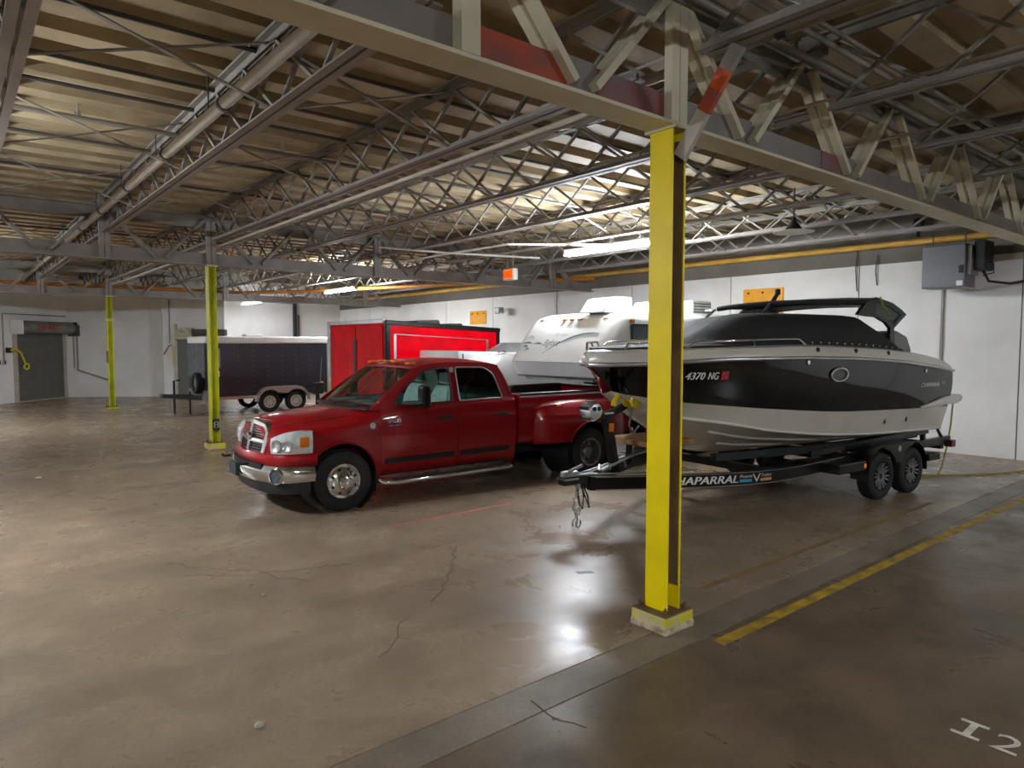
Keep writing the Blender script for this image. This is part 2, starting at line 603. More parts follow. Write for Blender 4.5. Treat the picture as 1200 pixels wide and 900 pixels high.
MB().box(X1 - .10, X1 + .02, Y0, Y1, 4.36, 4.52).build('wall_ledge', STEEL, wr)
wallseg('wall_back', (X1, Y0), (X0, Y0), .2, 0, 5.1, WHITE_WALL, 'white painted wall behind the parking bays')
# the room face of each far wall: walking right-to-left the thickness lies outside
WB, WA = (-0.5, 30.0), (-14.0, 17.0)
wf = wallseg('wall_far', (X1 + .2, Y1), (3.0, Y1), -.2, 0, 5.1, WHITE_WALL, 'white wall beyond the dark enclosed trailer')
wallseg('wall_angled', WB, WA, -.25, 0, 5.1, WHITE_WALL, 'angled white wall with the grey roll-up door')
wallseg('wall_side', (2.95, 27.72), WB, -.25, 0, 5.1, WHITE_WALL, 'plain white wall between roll-up door and white pier')
tag(MB().prism([(4.50, 25.90), (2.53, 27.46), (2.90, 29.75), (5.50, 29.75)], 'z', 0, 5.1).build('wall_pier', WHITE_WALL), 'bright white pier wall behind the trailer tongue', kind='structure')
wallseg('wall_left', (X0, 17.2), (X0, Y0), -.2, 0, 5.1, WHITE_WALL, 'white painted side wall')

def along(p0, p1, t, off=0.0):
    a, b = Vector((p0[0], p0[1], 0)), Vector((p1[0], p1[1], 0))
    d = (b - a).normalized()
    n = Vector((-d.y, d.x, 0))
    return a + d * t + n * off

# roll-up door in the angled wall; frame: origin at WB, x along the wall towards WA, y out of the wall into the room
def wall_frame(name, p0, p1, **k):
    d = (Vector(p1) - Vector(p0)).normalized()
    return empty(name, (p0[0], p0[1], 0), (0, 0, math.atan2(d.y, d.x)), **k)
DOOR_GREY = mat('door_grey', (98, 98, 90), 0.5, var=0.06)
DOOR_HOOD = mat('door_hood', (128, 124, 116), 0.45, var=0.15, scale=3)
GRAF = mat('faded_red_paint', (170, 90, 86), 0.6, var=0.3, scale=9)
d1 = wall_frame('door_1', WB, WA, label='grey roll-up door with drum hood in the angled wall', kind='structure')
# here +y (left of the direction) points into the room
rows = []
for k in range(53):
    z = 0.02 + k * 0.05
    rows.append([(0.28, 0.03 + (0.014 if k % 2 else 0), z), (2.55, 0.03 + (0.014 if k % 2 else 0), z)])
MB().slab(rows, (0, -.03, 0)).build('door_curtain', DOOR_GREY, d1)
MB().box(.16, .28, -.01, .10, 0, 2.65).build('door_track', PIPE_WHITE, d1)
MB().box(2.55, 2.67, -.01, .10, 0, 2.65).build('door_track', PIPE_WHITE, d1)
MB().box(-.02 + .04, .16, -.01, .06, 0, 2.6).build('door_jamb', WHITE_WALL, d1)
hd = MB().lathe([(.24, 0), (.24, 2.62)], (.08, .26, 2.82), 'x', 20).build('drum_hood', DOOR_HOOD, d1, 40)
MB().box(2.70, 2.76, .02, .52, 2.55, 3.08).build('end_plate', WHITE_WALL, d1)
MB().box(.02, .08, .02, .50, 2.58, 3.06).build('end_plate', BLACK_MATTE, d1)
MB().box(1.0, 2.0, .503, .508, 2.74, 2.92).build('faded_marking', GRAF, hd)
MB().box(.28, 2.55, .0, .06, 0, .03).build('threshold', PIPE_WHITE, d1)
# hose and controls beside the door
h = MB().tube([(2.9, .12, 1.95), (2.75, .22, 2.0), (2.55, .24, 1.85), (2.40, .2, 1.6), (2.32, .2, 1.42)], .035, 8).build('air_hose', mat('hose_yellow', (226, 204, 20), .5))
h.parent = None
h.matrix_world = d1.matrix_basis if False else Matrix.LocRotScale(d1.location, d1.rotation_euler, None)
MB().tube([(2.30 + .11 * math.cos(t * .5), .2 + .02 * (t % 3), 1.34 + .11 * math.sin(t * .5)) for t in range(26)], .028, 6).build('hose_coil', MATS['hose_yellow'], h)
MB().box(2.85, 2.98, 0, .14, 1.86, 2.05).build('hose_bracket', BLACK_MATTE, h)
tag(h, 'yellow hose hung beside the grey roll-up door', 'hose')
for k, (x, z) in enumerate(((3.05, 1.42), (3.28, 1.42))):
    s_ = MB().box(x, x + .1, 0, .08, z, z + .18).build('control_box', PIPE_WHITE, bevel=.01)
    s_.matrix_world = Matrix.LocRotScale(d1.location, d1.rotation_euler, None)
    MB().box(x + .025, x + .075, .08, .10, z + .04, z + .14).build('push_button', BLACK_MATTE, s_)
    tag(s_, 'small switch box on the wall by the roll-up door', 'switch', 'switch boxes by the roll-up door')
MB().tube([(3.1, .04, 1.6), (3.1, .04, 3.3), (-.1 + .2, .04, 3.3)], .022, 6).build('door_conduit', PIPE_GREY, d1)
# conduits on wall_side
ws = wall_frame('wall_conduit', (2.95, 27.72), WB, label='grey conduit run on the wall beside the roll-up door', cat='conduit')
MB().tube([(3.72, .05, 2.75), (3.72, .05, 1.12), (2.3, .05, .62)], .03, 6).build('conduit_run', PIPE_GREY, ws)
MB().tube([(3.86, .05, 2.75), (3.86, .05, 1.2)], .02, 6).build('conduit_run', PIPE_GREY, ws)
MB().box(3.62, 4.0, 0, .2, 2.5, 2.95).build('junction_box', STEEL_DK, ws, bevel=.01)
# roll-up door in the pier
d2 = wall_frame('door_2', (4.50, 25.90), (2.53, 27.46), label='roll-up door with grey hood in the white pier', kind='structure')
MB().box(.05, 2.0, 0, .03, 0, 2.35).build('door_curtain', DOOR_GREY, d2)
MB().box(-.12, 1.2, 0, .34, 2.52, 2.78).build('drum_hood', STEEL_DK, d2, bevel=.04)
MB().box(1.2, 1.88, 0, .30, 2.38, 2.85).build('hood_cover', mat('cream_cover', (196, 190, 160), .6, var=.2, scale=9), d2, bevel=.02)
MB().box(1.92, 2.02, 0, .06, 0, 3.0).build('door_track', PIPE_WHITE, d2)
MB().tube([(2.22, .03, 4.0), (2.22, .03, 2.2)], .015, 6).build('chain_guide', PIPE_GREY, d2)
hk = MB().tube([(2.45, .1, 1.75), (2.2, .16, 2.1), (2.1, .12, 2.15)], .02, 6).build('wall_bracket', BLACK_MATTE)
hk.matrix_world = Matrix.LocRotScale(d2.location, d2.rotation_euler, None)
MB().tube([(2.1, .12, 2.15), (2.08, .12, 1.5), (2.05, .12, 1.25)], .018, 6).build('hanging_cord', MATS['hose_yellow'], hk)
tag(hk, 'black wall bracket with yellow cord on the white pier', 'bracket')
# vertical black pipe on wall_far and stubs
vp = MB().tube([(8.9, Y1 - .12, 2.0), (8.9, Y1 - .12, 4.6)], .09, 10).build('standpipe', BLACK_MATTE)
MB().tube([(6.6, Y1 - .25, 4.25), (8.9, Y1 - .25, 4.2)], .09, 10).build('branch_pipe', STEEL_DK, vp)
MB().tube([(9.1, Y1 - .1, 2.0), (9.1, Y1 - .1, 3.6)], .04, 8).build('drain_pipe', STEEL_DK, vp)
tag(vp, 'black standpipe with branch on the wall above the trailer', 'pipe')

# ---- columns
def column(loc, ym, web, base, label, hgt=3.80, wd=.21, dp=.16, plate=True, bw=.17, bh=.13):
    e = empty('steel_column', loc)
    tag(e, label, 'column', kind='structure')
    t = .014
    MB().box(-dp / 2, -dp / 2 + t, -wd / 2, wd / 2, bh, hgt).build('flange', ym, e)
    MB().box(dp / 2 - t, dp / 2, -wd / 2, wd / 2, bh, hgt).build('flange', ym, e)
    MB().box(-dp / 2 + t, dp / 2 - t, -.007, .007, bh, hgt).build('web', web, e)
    b = MB().box(-bw, bw, -bw, bw, 0, bh).build('base_block', base, e, bevel=.012)
    MB().box(-bw + .01, bw - .01, -bw + .01, bw - .01, bh, bh + .012).build('base_plate', BROWN_RUST, e)
    for sx in (-1, 1):
        for sy in (-1, 1):
            MB().lathe([(.018, 0), (.018, .03), (.009, .03), (.009, .05)], (sx * (bw - .05), sy * (bw - .045), bh + .012), 'z', 6).build('anchor_bolt', BROWN_RUST, e)
    MB().box(-dp / 2 - .02, dp / 2 + .02, -wd / 2 - .04, wd / 2 + .04, hgt - .02, hgt + .01).build('cap_plate', STEEL_LT, e)
    return e
BASE_M = mat('chipped_base', (196, 184, 40), .75, var=.3, scale=7, col2=(186, 172, 142), detail=9, bump=.4, bscale=22)
c1 = column((0, 0, 0), YELLOW, BROWN_RUST, BASE_M, 'yellow steel column with chipped base in front of the speedboat')
MB().box(.08 - .019, .08 - .0135, -.095, .0, .32, 3.72).build('bare_strip', BROWN_RUST, c1)
# lower half of the base block: bare chipped concrete collar
MB().box(-.175, .175, -.175, .175, 0, .06).build('bare_base', mat('bare_base', (196, 180, 150), .85, var=.25, scale=16, bump=.5, bscale=30), c1, bevel=.01)
c2 = column((0, BAY, 0), YELLOW_COL2, YELLOW_COL2, BASE_M, 'yellow steel column with a small number plate near its foot')
# number plate on the face towards -Y
pl = MB().box(-.065, .065, -.118, -.106, .40, .63).build('number_plate', BLACK_MATTE, c2)
text('plate_letter', '8', .2, lambda x, y: (-.05 + x, -.12, .445 + y), WHITE_PAINT, pl, width=.1, bold=.008)
c3 = column((0, 2 * BAY, 0), YELLOW_COL2, YELLOW_COL2, YELLOW_COL2, 'yellow steel column standing by the grey roll-up door', bh=.04, bw=.2)
MB().lathe([(.05, 0), (.05, .25)], (-.12, 0, 3.0), 'x', 8).build('wall_lamp', WHITE_PAINT, c3)
MB().box(-.13, -.08, -.09, .02, 1.55, 1.95).build('tape_wrap', BROWN_RUST, c3)

# ---- girders along X on the column lines
def girder(y, xa, xb, label, near):
    e = empty('roof_girder', (0, y, 0))
    tag(e, label, kind='structure')
    lt = STEEL_LT if near else STEEL_MAUVE
    MB().box(xa, xb, -.125, .125, 3.80, 3.825).build('bottom_flange', lt, e)
    MB().box(xa, xb, -.02, .02, 3.825, 4.05).build('bottom_stem', STEEL_MAUVE, e)
    MB().box(xa, xb, -.12, .12, 4.775, 4.80).build('top_flange', STEEL, e)
    MB().box(xa, xb, -.02, .02, 4.56, 4.775).build('top_stem', STEEL, e)
    for k, x in enumerate(JX):
        if x < xa or x > xb: continue
        for sgn, m in ((1, STEEL_LT if near else STEEL), (-1, STEEL_LT if near else STEEL)):
            xb_ = x + sgn * .86
            if xa < xb_ < xb:
                for yy in (-.055, .055):
                    MB().bar((x + sgn * .10, yy, 4.72), (xb_, yy, 3.90), .055, .075, (0, 1, 0)).build('web_angle', m, e)
        if abs(x) < .1 or (not near and k % 3 == 0):
            for dx in (-.05, .05):
                MB().box(x + dx - .043, x + dx + .043, -.10, -.03, 3.83, 4.70).build('web_post', lt, e)
        bx = x + .955
        if bx < xb:
            MB().prism([(bx - .22, 3.83), (bx + .22, 3.83), (bx + .15, 4.08), (bx - .15, 4.08)], 'y', -.015, .015).build('gusset', STEEL_MAUVE, e)
    return e
g1 = girder(0.0, -6.5, 11.25, 'beige steel roof truss resting on the column beside the speedboat', True)
for a, b, m in ((-1.90, -1.08, PRIMER), (-.80, -.06, mat('mauve_primer', (140, 80, 74), .6, var=.3, scale=4, col2=(120, 100, 104))), (2.30, 2.80, MATS['mauve_primer'])):
    MB().box(a, b, -.026, -.021, 3.83, 4.05).build('primer_patch', m, g1)
MB().box(-1.98, -1.85, -.12, -.03, 3.83, 4.75).build('splice_plate', STEEL_LT, g1)
# painted knee brace in plane X=0
kb = empty('knee_brace', (0, 0, 0))
tag(kb, 'white and orange painted knee brace at the top of the yellow column', kind='structure')
A_, B_ = Vector((.0, -.11, 3.58)), Vector((.0, -.56, 4.20))
for (t0, t1, m) in ((0, .45, PIPE_WHITE), (.45, .66, PRIMER), (.66, .84, ORANGE), (.84, 1.06, STEEL)):
    MB().bar(A_.lerp(B_, t0), A_.lerp(B_, t1), .11, .04, (1, 0, 0)).build('brace_section', m, kb)
g2 = girder(BAY, -9.0, 11.25, 'grey steel roof truss over the column behind the red pickup', False)
g3 = girder(2 * BAY, -9.0, 11.25, 'grey steel roof truss over the column by the roll-up door', False)

# ---- joists along Y
WEBP = 0.86
barA = MB().bar((0, 0, 4.29), (0, WEBP, 4.90), .028, .038, (1, 0, 0)).mesh('web_bar', STEEL)
barB = MB().bar((.03, WEBP, 4.29), (.03, 0, 4.90), .028, .038, (1, 0, 0)).mesh('web_bar', STEEL)
chord = {}
def joist(x, y0, y1, near):
    L = y1 - y0
    e = empty('roof_joist', (x, y0, 0))
    tag(e, 'lattice steel joist carrying the roof deck', group='lattice roof joists', kind='structure')
    key = round(L, 2)
    if key not in chord:
        t = MB()
        for dx in (-.05, .05):
            t.box(dx - .035, dx + .035, 0.05, L - .05, 4.935, 4.96).box(dx - .006 + (.03 if dx < 0 else -.03), dx + .006 + (.03 if dx < 0 else -.03), .05, L - .05, 4.87, 4.94)
        b = MB()
        for dx in (-.05, .05):
            b.box(dx - .035, dx + .035, .30, L - .30, 4.262, 4.278).box(dx - .006 + (.03 if dx < 0 else -.03), dx + .006 + (.03 if dx < 0 else -.03), .30, L - .30, 4.27, 4.33)
        s_ = MB().box(-.08, .08, .02, .22, 4.80, 4.94).box(-.08, .08, L - .22, L - .02, 4.80, 4.94)
        chord[key] = (t.mesh('top_chord', STEEL), b.mesh('bottom_chord', STEEL_MAUVE), s_.mesh('joist_seat', STEEL))
    for nm, me in zip(('top_chord', 'bottom_chord', 'joist_seat'), chord[key]):
        link(nm, me, e)
    n = int((L - .5) / WEBP)
    o0 = (L - n * WEBP) / 2
    for i in range(n):
        for me in (barA, barB):
            o = link('web_bar', me, e)
            o.location = (0, o0 + i * WEBP, 0)
for x in JX:
    for k, (a, b) in enumerate(((-BAY, 0), (0, BAY), (BAY, 2 * BAY), (2 * BAY, 2 * BAY + 6.1))):
        if k == 0 and x < -2: continue
        if k == 3 and not (-3 < x < 11): continue
        if k in (2,) and x < -6: continue
        joist(x, a, b, k == 1)
# cross bridging between neighbouring joists
for yy in (-8.7, -5.8, -2.9, 2.9, 5.8, 8.7, 14.6, 17.5, 20.4):
    e = empty('joist_bridging', (0, yy, 0))
    tag(e, 'angle iron cross bridging between roof joists', group='bridging rows under the deck', kind='structure')
    for a, b in zip(JX[2:-1], JX[3:]):
        if yy < 0 and a < -2: continue
        MB().bar((a, 0, 4.90), (b, 0, 4.30), .012, .05, (0, 1, 0)).build('bridging_bar', STEEL, e)
        MB().bar((a, .05, 4.30), (b, .05, 4.90), .012, .05, (0, 1, 0)).build('bridging_bar', STEEL, e)

# ---- pipes and conduits
def pipe(name, pts, r, m, label, cat='pipe', group=None, n=10):
    return tag(MB().tube(pts, r, n).build(name, m, None, 40), label, cat, group)
p = pipe('sprinkler_main', [(-2.10, .5, 4.52), (-2.10, 27.2, 4.52)], .058, PIPE_WHITE, 'thick pale pipe hung along a roof joist')
for k in range(9):
    MB().lathe([(.072, -.025), (.072, .025)], (-2.10, 1.4 + k * 2.3, 4.52), 'y', 12).build('pipe_coupling', STEEL_DK, p)
    MB().bar((-2.10, 1.9 + k * 2.3, 4.6), (-2.10, 1.9 + k * 2.3, 4.95), .012, .012).build('hanger_rod', STEEL_DK, p)
for k, (dx, dz) in enumerate(((.13, -.03), (.19, .0), (.25, -.02))):
    pipe('conduit', [(dx, .4, 4.23 + dz), (dx, 11.5, 4.23 + dz), (dx, 23.2, 4.23 + dz)], .018 if k else .026, PIPE_WHITE, 'pale conduit strapped under the joist over the yellow columns', 'conduit', 'conduits under the column-line joist', 8)
for k, yy in enumerate((3.25, 4.55, 5.35, 7.55, 9.6, 13.6, 16.2)):
    pipe('deck_conduit', [(-7, yy, 4.915), (11.2, yy, 4.915)], .022, STEEL_DK, 'dark conduit running beneath the corrugated roof deck', 'conduit', 'conduits beneath the deck', 6)
p = pipe('sprinkler_branch', [(-7, 6.1, 4.80), (11.2, 6.1, 4.80)], .03, PIPE_GREY, 'grey sprinkler pipe crossing under the deck')
for k in range(6):
    hd_ = MB().lathe([(.03, 0), (.03, .06), (.012, .06), (.012, .14)], (-3.0 + k * 2.4, 6.1, 4.82), 'z', 8).build('sprinkler_head', ALU, p)
pipe('gas_pipe', [(X1 - .16, 29.3, 4.30), (X1 - .16, 10, 4.29), (X1 - .16, .9, 4.27)], .065, PIPE_GOLD, 'gold painted gas pipe along the top of the panel wall')
pipe('gas_feed_pipe', [(-5.8, 23.85, 4.15), (4.4, 23.75, 4.15), (5.2, 23.2, 4.15), (6.2, 21.3, 4.15), (8.3, 16.6, 4.15), (10.9, 11.2, 4.16)], .06, PIPE_ORANGE, 'orange gas pipe crossing below the far roof truss')
pipe('girder_pipe', [(-6.4, -.20, 4.70), (11.2, -.20, 4.70)], .030, PIPE_GREY, 'grey pipe clipped along the truss top chord', group='pipes along the truss')
pipe('girder_pipe', [(-6.4, -.34, 4.80), (11.2, -.34, 4.80)], .026, PIPE_GREY, 'grey pipe clipped along the truss top chord', group='pipes along the truss')
pipe('girder_pipe', [(-6.4, -.46, 4.82), (11.2, -.46, 4.82)], .022, STEEL, 'grey pipe clipped along the truss top chord', group='pipes along the truss')
p = pipe('cross_main', [(.62, 1.6, 4.52), (.62, -11.5, 4.52)], .045, PIPE_GREY, 'grey sprinkler main crossing over the truss above the yellow column')
MB().lathe([(.06, -.04), (.06, .04)], (.62, -.55, 4.52), 'y', 12).build('pipe_coupling', STEEL_DK, p)
pipe('cross_conduit', [(.50, 2.0, 4.60), (.50, -1.0, 4.60), (.55, -2.2, 4.68), (.8, -3.4, 4.85), (.8, -6, 4.88)], .014, PIPE_WHITE, 'thin pale conduit bending over the truss', 'conduit', n=8)
pipe('bay_conduit', [(2.05, 3.0, 4.42), (2.05, -8, 4.42)], .018, PIPE_WHITE, 'pale conduit passing through the truss beside the speedboat', 'conduit', n=8)
pipe('bay_conduit', [(4.0, 1.0, 4.50), (4.0, -3.5, 4.50), (4.2, -3.9, 4.45), (4.9, -4.1, 4.3)], .02, PIPE_WHITE, 'pale conduit with a bend below the deck over the brown floor', 'conduit', n=8)
# white sprinkler pipe and conduit near the strip light
p = pipe('white_sprinkler_pipe', [(4.4, 12.9, 4.20), (4.45, 9.3, 4.20), (4.6, 7.6, 4.21), (6.7, 6.1, 4.22)], .022, WHITE_PAINT, 'white pipe angled beside the exit sign', n=8)
MB().tube([(4.45, 9.4, 4.2), (3.2, 10.4, 4.33)], .022, 8).build('pipe_arm', WHITE_PAINT, p)
MB().tube([(4.45, 9.4, 4.2), (6.0, 8.2, 4.10)], .022, 8).build('pipe_arm', WHITE_PAINT, p)

# ---- strip lights (the lamps of the place)
def strip_light(x, y, z, label, L=2.35, tm=None, name='strip_light', off=''):
    e = empty(name + off, (x, y, z))
    tag(e, label, 'light', 'fluorescent strip lights')
    MB().box(-.055, .055, -L / 2, L / 2, .04, .11).build('housing', WHITE_PAINT, e, bevel=.01)
    MB().box(-.05, .05, -L / 2, -L / 2 + .04, -.02, .05).build('lamp_holder', WHITE_PAINT, e)
    MB().box(-.05, .05, L / 2 - .04, L / 2, -.02, .05).build('lamp_holder', WHITE_PAINT, e)
    for dx, tn in ((-.045, 'first'), (.045, 'second')):
        MB().lathe([(.019, -L / 2 + .04), (.019, L / 2 - .04)], (dx, 0, .0), 'y', 10).build((name + '_' + tn + '_tube' + off) if off else 'tube', tm or TUBE_M, e, 40)
    for yy in (-L * .35, L * .35):
        MB().bar((0, yy, .11), (0, yy, 4.968 - z), .006, .006).build('hanger', STEEL_DK, e)
    return e
strip_light(5.60, 5.78, 4.0, 'glowing fluorescent strip light hung above the speedboat')
strip_light(6.25, 18.8, 4.0, 'glowing fluorescent strip light above the red box trailer')
strip_light(6.0, 27.0, 3.95, 'glowing fluorescent strip light near the white pier', tm=mat('dim_tube', (236, 242, 255), .3, emit=TUBE * .3))  # same kind of tube, emission turned down to spare the nearby wall
# outside the picture: one lamp per bay of the parking lane's row, and the next lamp of the row over the speedboat
for nm, x, y, lb in (('lane_strip_light', -5.73, 5.8, 'strip light over the open lane beside the red pickup'),
                     ('far_lane_strip_light', -5.73, 18.8, 'strip light over the open lane beside the dark enclosed trailer'),
                     ('entry_strip_light', -5.73, -6.0, 'strip light over the open lane beside the brown floor'),
                     ('bay_strip_light', 5.60, -6.8, 'strip light of the speedboat row over the brown floor')):
    strip_light(x, y, 4.0, lb, name=nm, off='_offscreen')

# ---- exit sign
e = empty('exit_sign', (6.05, 9.35, 3.83), (0, 0, R(-2)))
tag(e, 'small orange lit exit sign hung from the roof', 'sign')
MB().box(-.03, .11, -.20, .20, -.13, .13).build('sign_box', WHITE_PAINT, e, bevel=.01)
MB().box(-.036, -.03, -.17, .17, -.10, .11).build('sign_face', mat('exit_orange', (255, 104, 16), .4, emit=.12), e)
text('exit_letters', 'EXIT', .19, lambda x, y: (-.039, .155 - x, -.07 + y), mat('exit_red', (225, 50, 10), .4), e, width=.31, bold=.01)
for yy in (-.1, .1):
    MB().bar((.04, yy, .13), (.04, yy * 1.2, 1.138), .012, .012).build('hanger', PIPE_WHITE, e)

# ---- pendant reflector near the wall
e = empty('pendant_lamp', (7.15, 2.88, 4.16))
tag(e, 'black bell pendant lamp with flat pale reflector by the truss', 'lamp')
MB().lathe([(.03, .22), (.05, .14), (.13, .04), (.14, .0)], (0, 0, 0), 'z', 20).build('bell', BLACK_MATTE, e, 40)
MB().lathe([(.15, 0), (.34, -.025), (.34, -.035), (.15, -.03)], (0, 0, 0), 'z', 28).build('reflector', PIPE_WHITE, e, 40)
MB().bar((0, 0, .2), (0, 0, .72), .02, .02).build('stem', BLACK_MATTE, e)

# ---- unit heater high on the wall
HG = mat('heater_grey', (104, 106, 110), .4, var=.05)
e = empty('unit_heater', (10.35, 1.58, 3.25))
tag(e, 'grey cabinet unit heater mounted high beside the panel wall', 'heater')
MB().box(-.02, .5, -.34, .40, 0, .80).build('cabinet', HG, e, bevel=.012)
MB().box(-.04, -.02, -.33, .39, .01, .79).build('front_panel', HG, e, bevel=.008)
MB().box(-.07, -.035, -.30, -.24, .26, .40).build('latch', BLACK_MATTE, e)
MB().box(-.045, -.038, -.30, -.20, .03, .12).build('sticker', WHITE_PAINT, e)
MB().box(.02, .4, -.42, -.34, .22, .76).build('side_duct', STEEL, e, bevel=.01)
MB().box(.1, .55, -.62, -.42, .30, .85).build('gas_valve', BLACK_MATTE, e, bevel=.03)
MB().tube([(.3, -.5, .35), (.3, -.62, .1), (.5, -.9, .05), (.6, -1.6, .16)], .025, 8).build('gas_line', BLACK_MATTE, e)
MB().tube([(.2, -.55, .2), (.2, -.72, .24), (.25, -.7, .42), (.3, -.55, .5)], .012, 6).build('ignition_wire', BLACK_MATTE, e)
for yy in (-.25, .3):
    MB().bar((.2, yy, .8), (.2, yy, 1.05), .02, .02).build('hanger', STEEL_DK, e)
pp = tag(MB().box(X1 - .05, X1 - .0, 1.90, 1.94, 1.1, 3.28).build('wall_drop_conduit', PIPE_GREY), 'straight grey conduit dropping down the wall below the heater', 'conduit')
# drop wires on the wall
for k, (yy, z0, z1) in enumerate(((3.62, 3.35, 4.3), (3.2, 3.45, 4.1), (13.25, 3.1, 4.0))):
    tag(MB().tube([(X1 - .03, yy, z1), (X1 - .05, yy + .03, (z0 + z1) / 2), (X1 - .03, yy, z0)], .012, 6).build('hanging_wire', BLACK_MATTE), 'thin black wire hanging down the panel wall', 'wire', 'wires on the panel wall')
# security camera on the gas pipe
e = empty('security_camera', (X1 - .2, 2.35, 4.47))
tag(e, 'small black dome camera above the gold gas pipe', 'camera')
MB().lathe([(.02, .28), (.08, .25), (.11, .16), (.08, .06), (.02, .04)], (0, 0, 0), 'z', 14).build('dome', BLACK_MATTE, e, 60)
MB().bar((0, 0, .08), (0, 0, -.10), .05, .05).build('mount', BLACK_MATTE, e)

# ---- yellow boards and bracket on the panel wall
def board(y0, y1, z0, z1, label):
    b = tag(MB().box(X1 - .03, X1, y0, y1, z0, z1).build('wall_board', TRIM_SIGN), label, 'sign')
    for yy in (y0 + .12, y1 - .15, (y0 + y1) / 2):
        MB().lathe([(.025, 0), (.025, .02)], (X1 - .05, yy, z1 - .10), 'x', 8).build('bolt', BLACK_MATTE, b)
    for yy in (y0 + .1, y1 - .2):
        MB().box(X1 - .036, X1 - .03, yy, yy + .03, z0 + .04, z0 + .1).build('scuff', BROWN_RUST, b)
board(17.15, 18.15, 2.92, 3.43, 'yellow board on the wall above the red box trailer')
board(5.35, 6.42, 2.72, 3.55, 'yellow board on the wall behind the speedboat canopy')
e = empty('wall_lamp_bracket', (X1 - .02, 15.9, 3.42))
tag(e, 'grey floodlight arm on the panel wall beside the yellow board', 'bracket')
MB().bar((0, .6, 0), (-.35, .1, .02), .05, .05).build('arm', GALV, e)
MB().box(-.5, -.25, -.15, .12, -.16, .06).build('lamp_head', GALV, e, bevel=.03)

# ------------------------------------------------------------------ red pickup (local x = rearwards from the front bumper, y across, z up)
TX, TY = -1.20, 5.96
truck = empty('pickup_truck', (TX, TY + .04, 0), (0, 0, R(-2.4)))
tag(truck, 'dark red crew cab dually pickup truck with chrome bumper and wheels', 'truck')

ST = {
    .10: [(0, .55), (.50, .55), (.60, .60), (.66, .68), (.69, .76), (.69, .85), (.67, .92), (.63, .97), (.56, 1.00), (.46, 1.05), (.36, 1.10), (0, 1.12)],
    .20: [(0, .50), (.70, .50), (.80, .54), (.84, .62), (.86, .75), (.86, .88), (.84, .97), (.79, 1.03), (.70, 1.065), (.52, 1.12), (.40, 1.17), (0, 1.185)],
    .45: [(0, .46), (.80, .46), (.93, .50), (.965, .60), (.975, .75), (.975, .90), (.955, 1.02), (.90, 1.085), (.80, 1.12), (.64, 1.16), (.48, 1.215), (0, 1.235)],
    .95: [(0, .46), (.85, .46), (.95, .48), (.99, .55), (1.01, .75), (1.015, .95), (1.0, 1.06), (.955, 1.135), (.87, 1.175), (.72, 1.205), (.52, 1.255), (0, 1.275)],
    1.40: [(0, .38), (.85, .38), (.94, .40), (.96, .49), (.99, .75), (1.005, .95), (.995, 1.10), (.975, 1.20), (.935, 1.265), (.80, 1.295), (.55, 1.325), (0, 1.335)],
    1.62: [(0, .38), (.85, .38), (.925, .40), (.95, .49), (.985, .75), (1.0, .95), (.995, 1.10), (.978, 1.24), (.945, 1.33), (.86, 1.345), (.5, 1.35), (0, 1.35)],
    2.70: [(0, .38), (.85, .38), (.925, .40), (.95, .49), (.985, .75), (1.0, .95), (.995, 1.10), (.978, 1.25), (.945, 1.35), (.86, 1.36), (.5, 1.365), (0, 1.365)],
    3.78: [(0, .38), (.85, .38), (.925, .40), (.95, .49), (.985, .75), (1.0, .95), (.995, 1.10), (.978, 1.26), (.945, 1.37), (.86, 1.38), (.5, 1.385), (0, 1.385)],
}
SU = sorted(ST)
def section(u):
    return [(sm(u, SU, [ST[k][i][0] for k in SU]), sm(u, SU, [ST[k][i][1] for k in SU])) for i in range(12)]
def bodyW(u, z):
    sec = section(u)[2:9]
    return interp(z, [q[1] for q in sec], [q[0] for q in sec])
def ring(u, sec):
    return [(u, -w_, z) for w_, z in sec] + [(u, w_, z) for w_, z in sec[-2:0:-1]]
us = [.10, .13, .16, .20, .26, .33, .40, .47] + [.55 + .07 * i for i in range(46)] + [3.78]
body = MB().loft([ring(u, section(u)) for u in us]).build('body', RED_CAR)
def cyl(x, y0, y1, z, r, n=40):
    return MB().lathe([(r, y0), (r, y1)], (x, 0, z), 'y', n).build('cutter', RED_CAR)
FA, RA = .93, 5.20
cut = [cyl(FA, -1.3, -.62, .42, .485), cyl(FA, .62, 1.3, .42, .485), MB().box(1.75, 3.68, -.88, .88, .62, 1.8).build('cutter', RED_CAR)]
boolean(body, cut, smooth=32)
body.parent = truck
def arch(u0, z0, r, wf, a0, a1, tr, m, parent, name='wheel_arch_lip', sides=(-1, 1)):
    for s_ in sides:
        pts = []
        for k in range(25):
            a = R(a0 + (a1 - a0) * k / 24)
            u, z = u0 + r * math.cos(a), z0 + r * math.sin(a)
            pts.append((u, s_ * wf(u, z), z))
        MB().tube(pts, tr, 6).build(name, m, parent, 60)
arch(FA, .42, .487, lambda u, z: bodyW(u, max(z, .5)) + .002, 8, 172, .016, RED_CAR, truck)
for s_ in (-1, 1):   # dark wheel wells
    MB().lathe([(.483, .60 * s_), (.483, .99 * s_)], (FA, 0, .42), 'y', 32, False).build('wheel_well', BLACK_MATTE, truck, 40)
MB().box(.45, 1.45, -.62, .62, .35, 1.0).build('chassis', BLACK_MATTE, truck)
MB().box(1.3, 6.1, -.50, .50, .40, .62).build('frame_rail', BLACK_MATTE, truck)

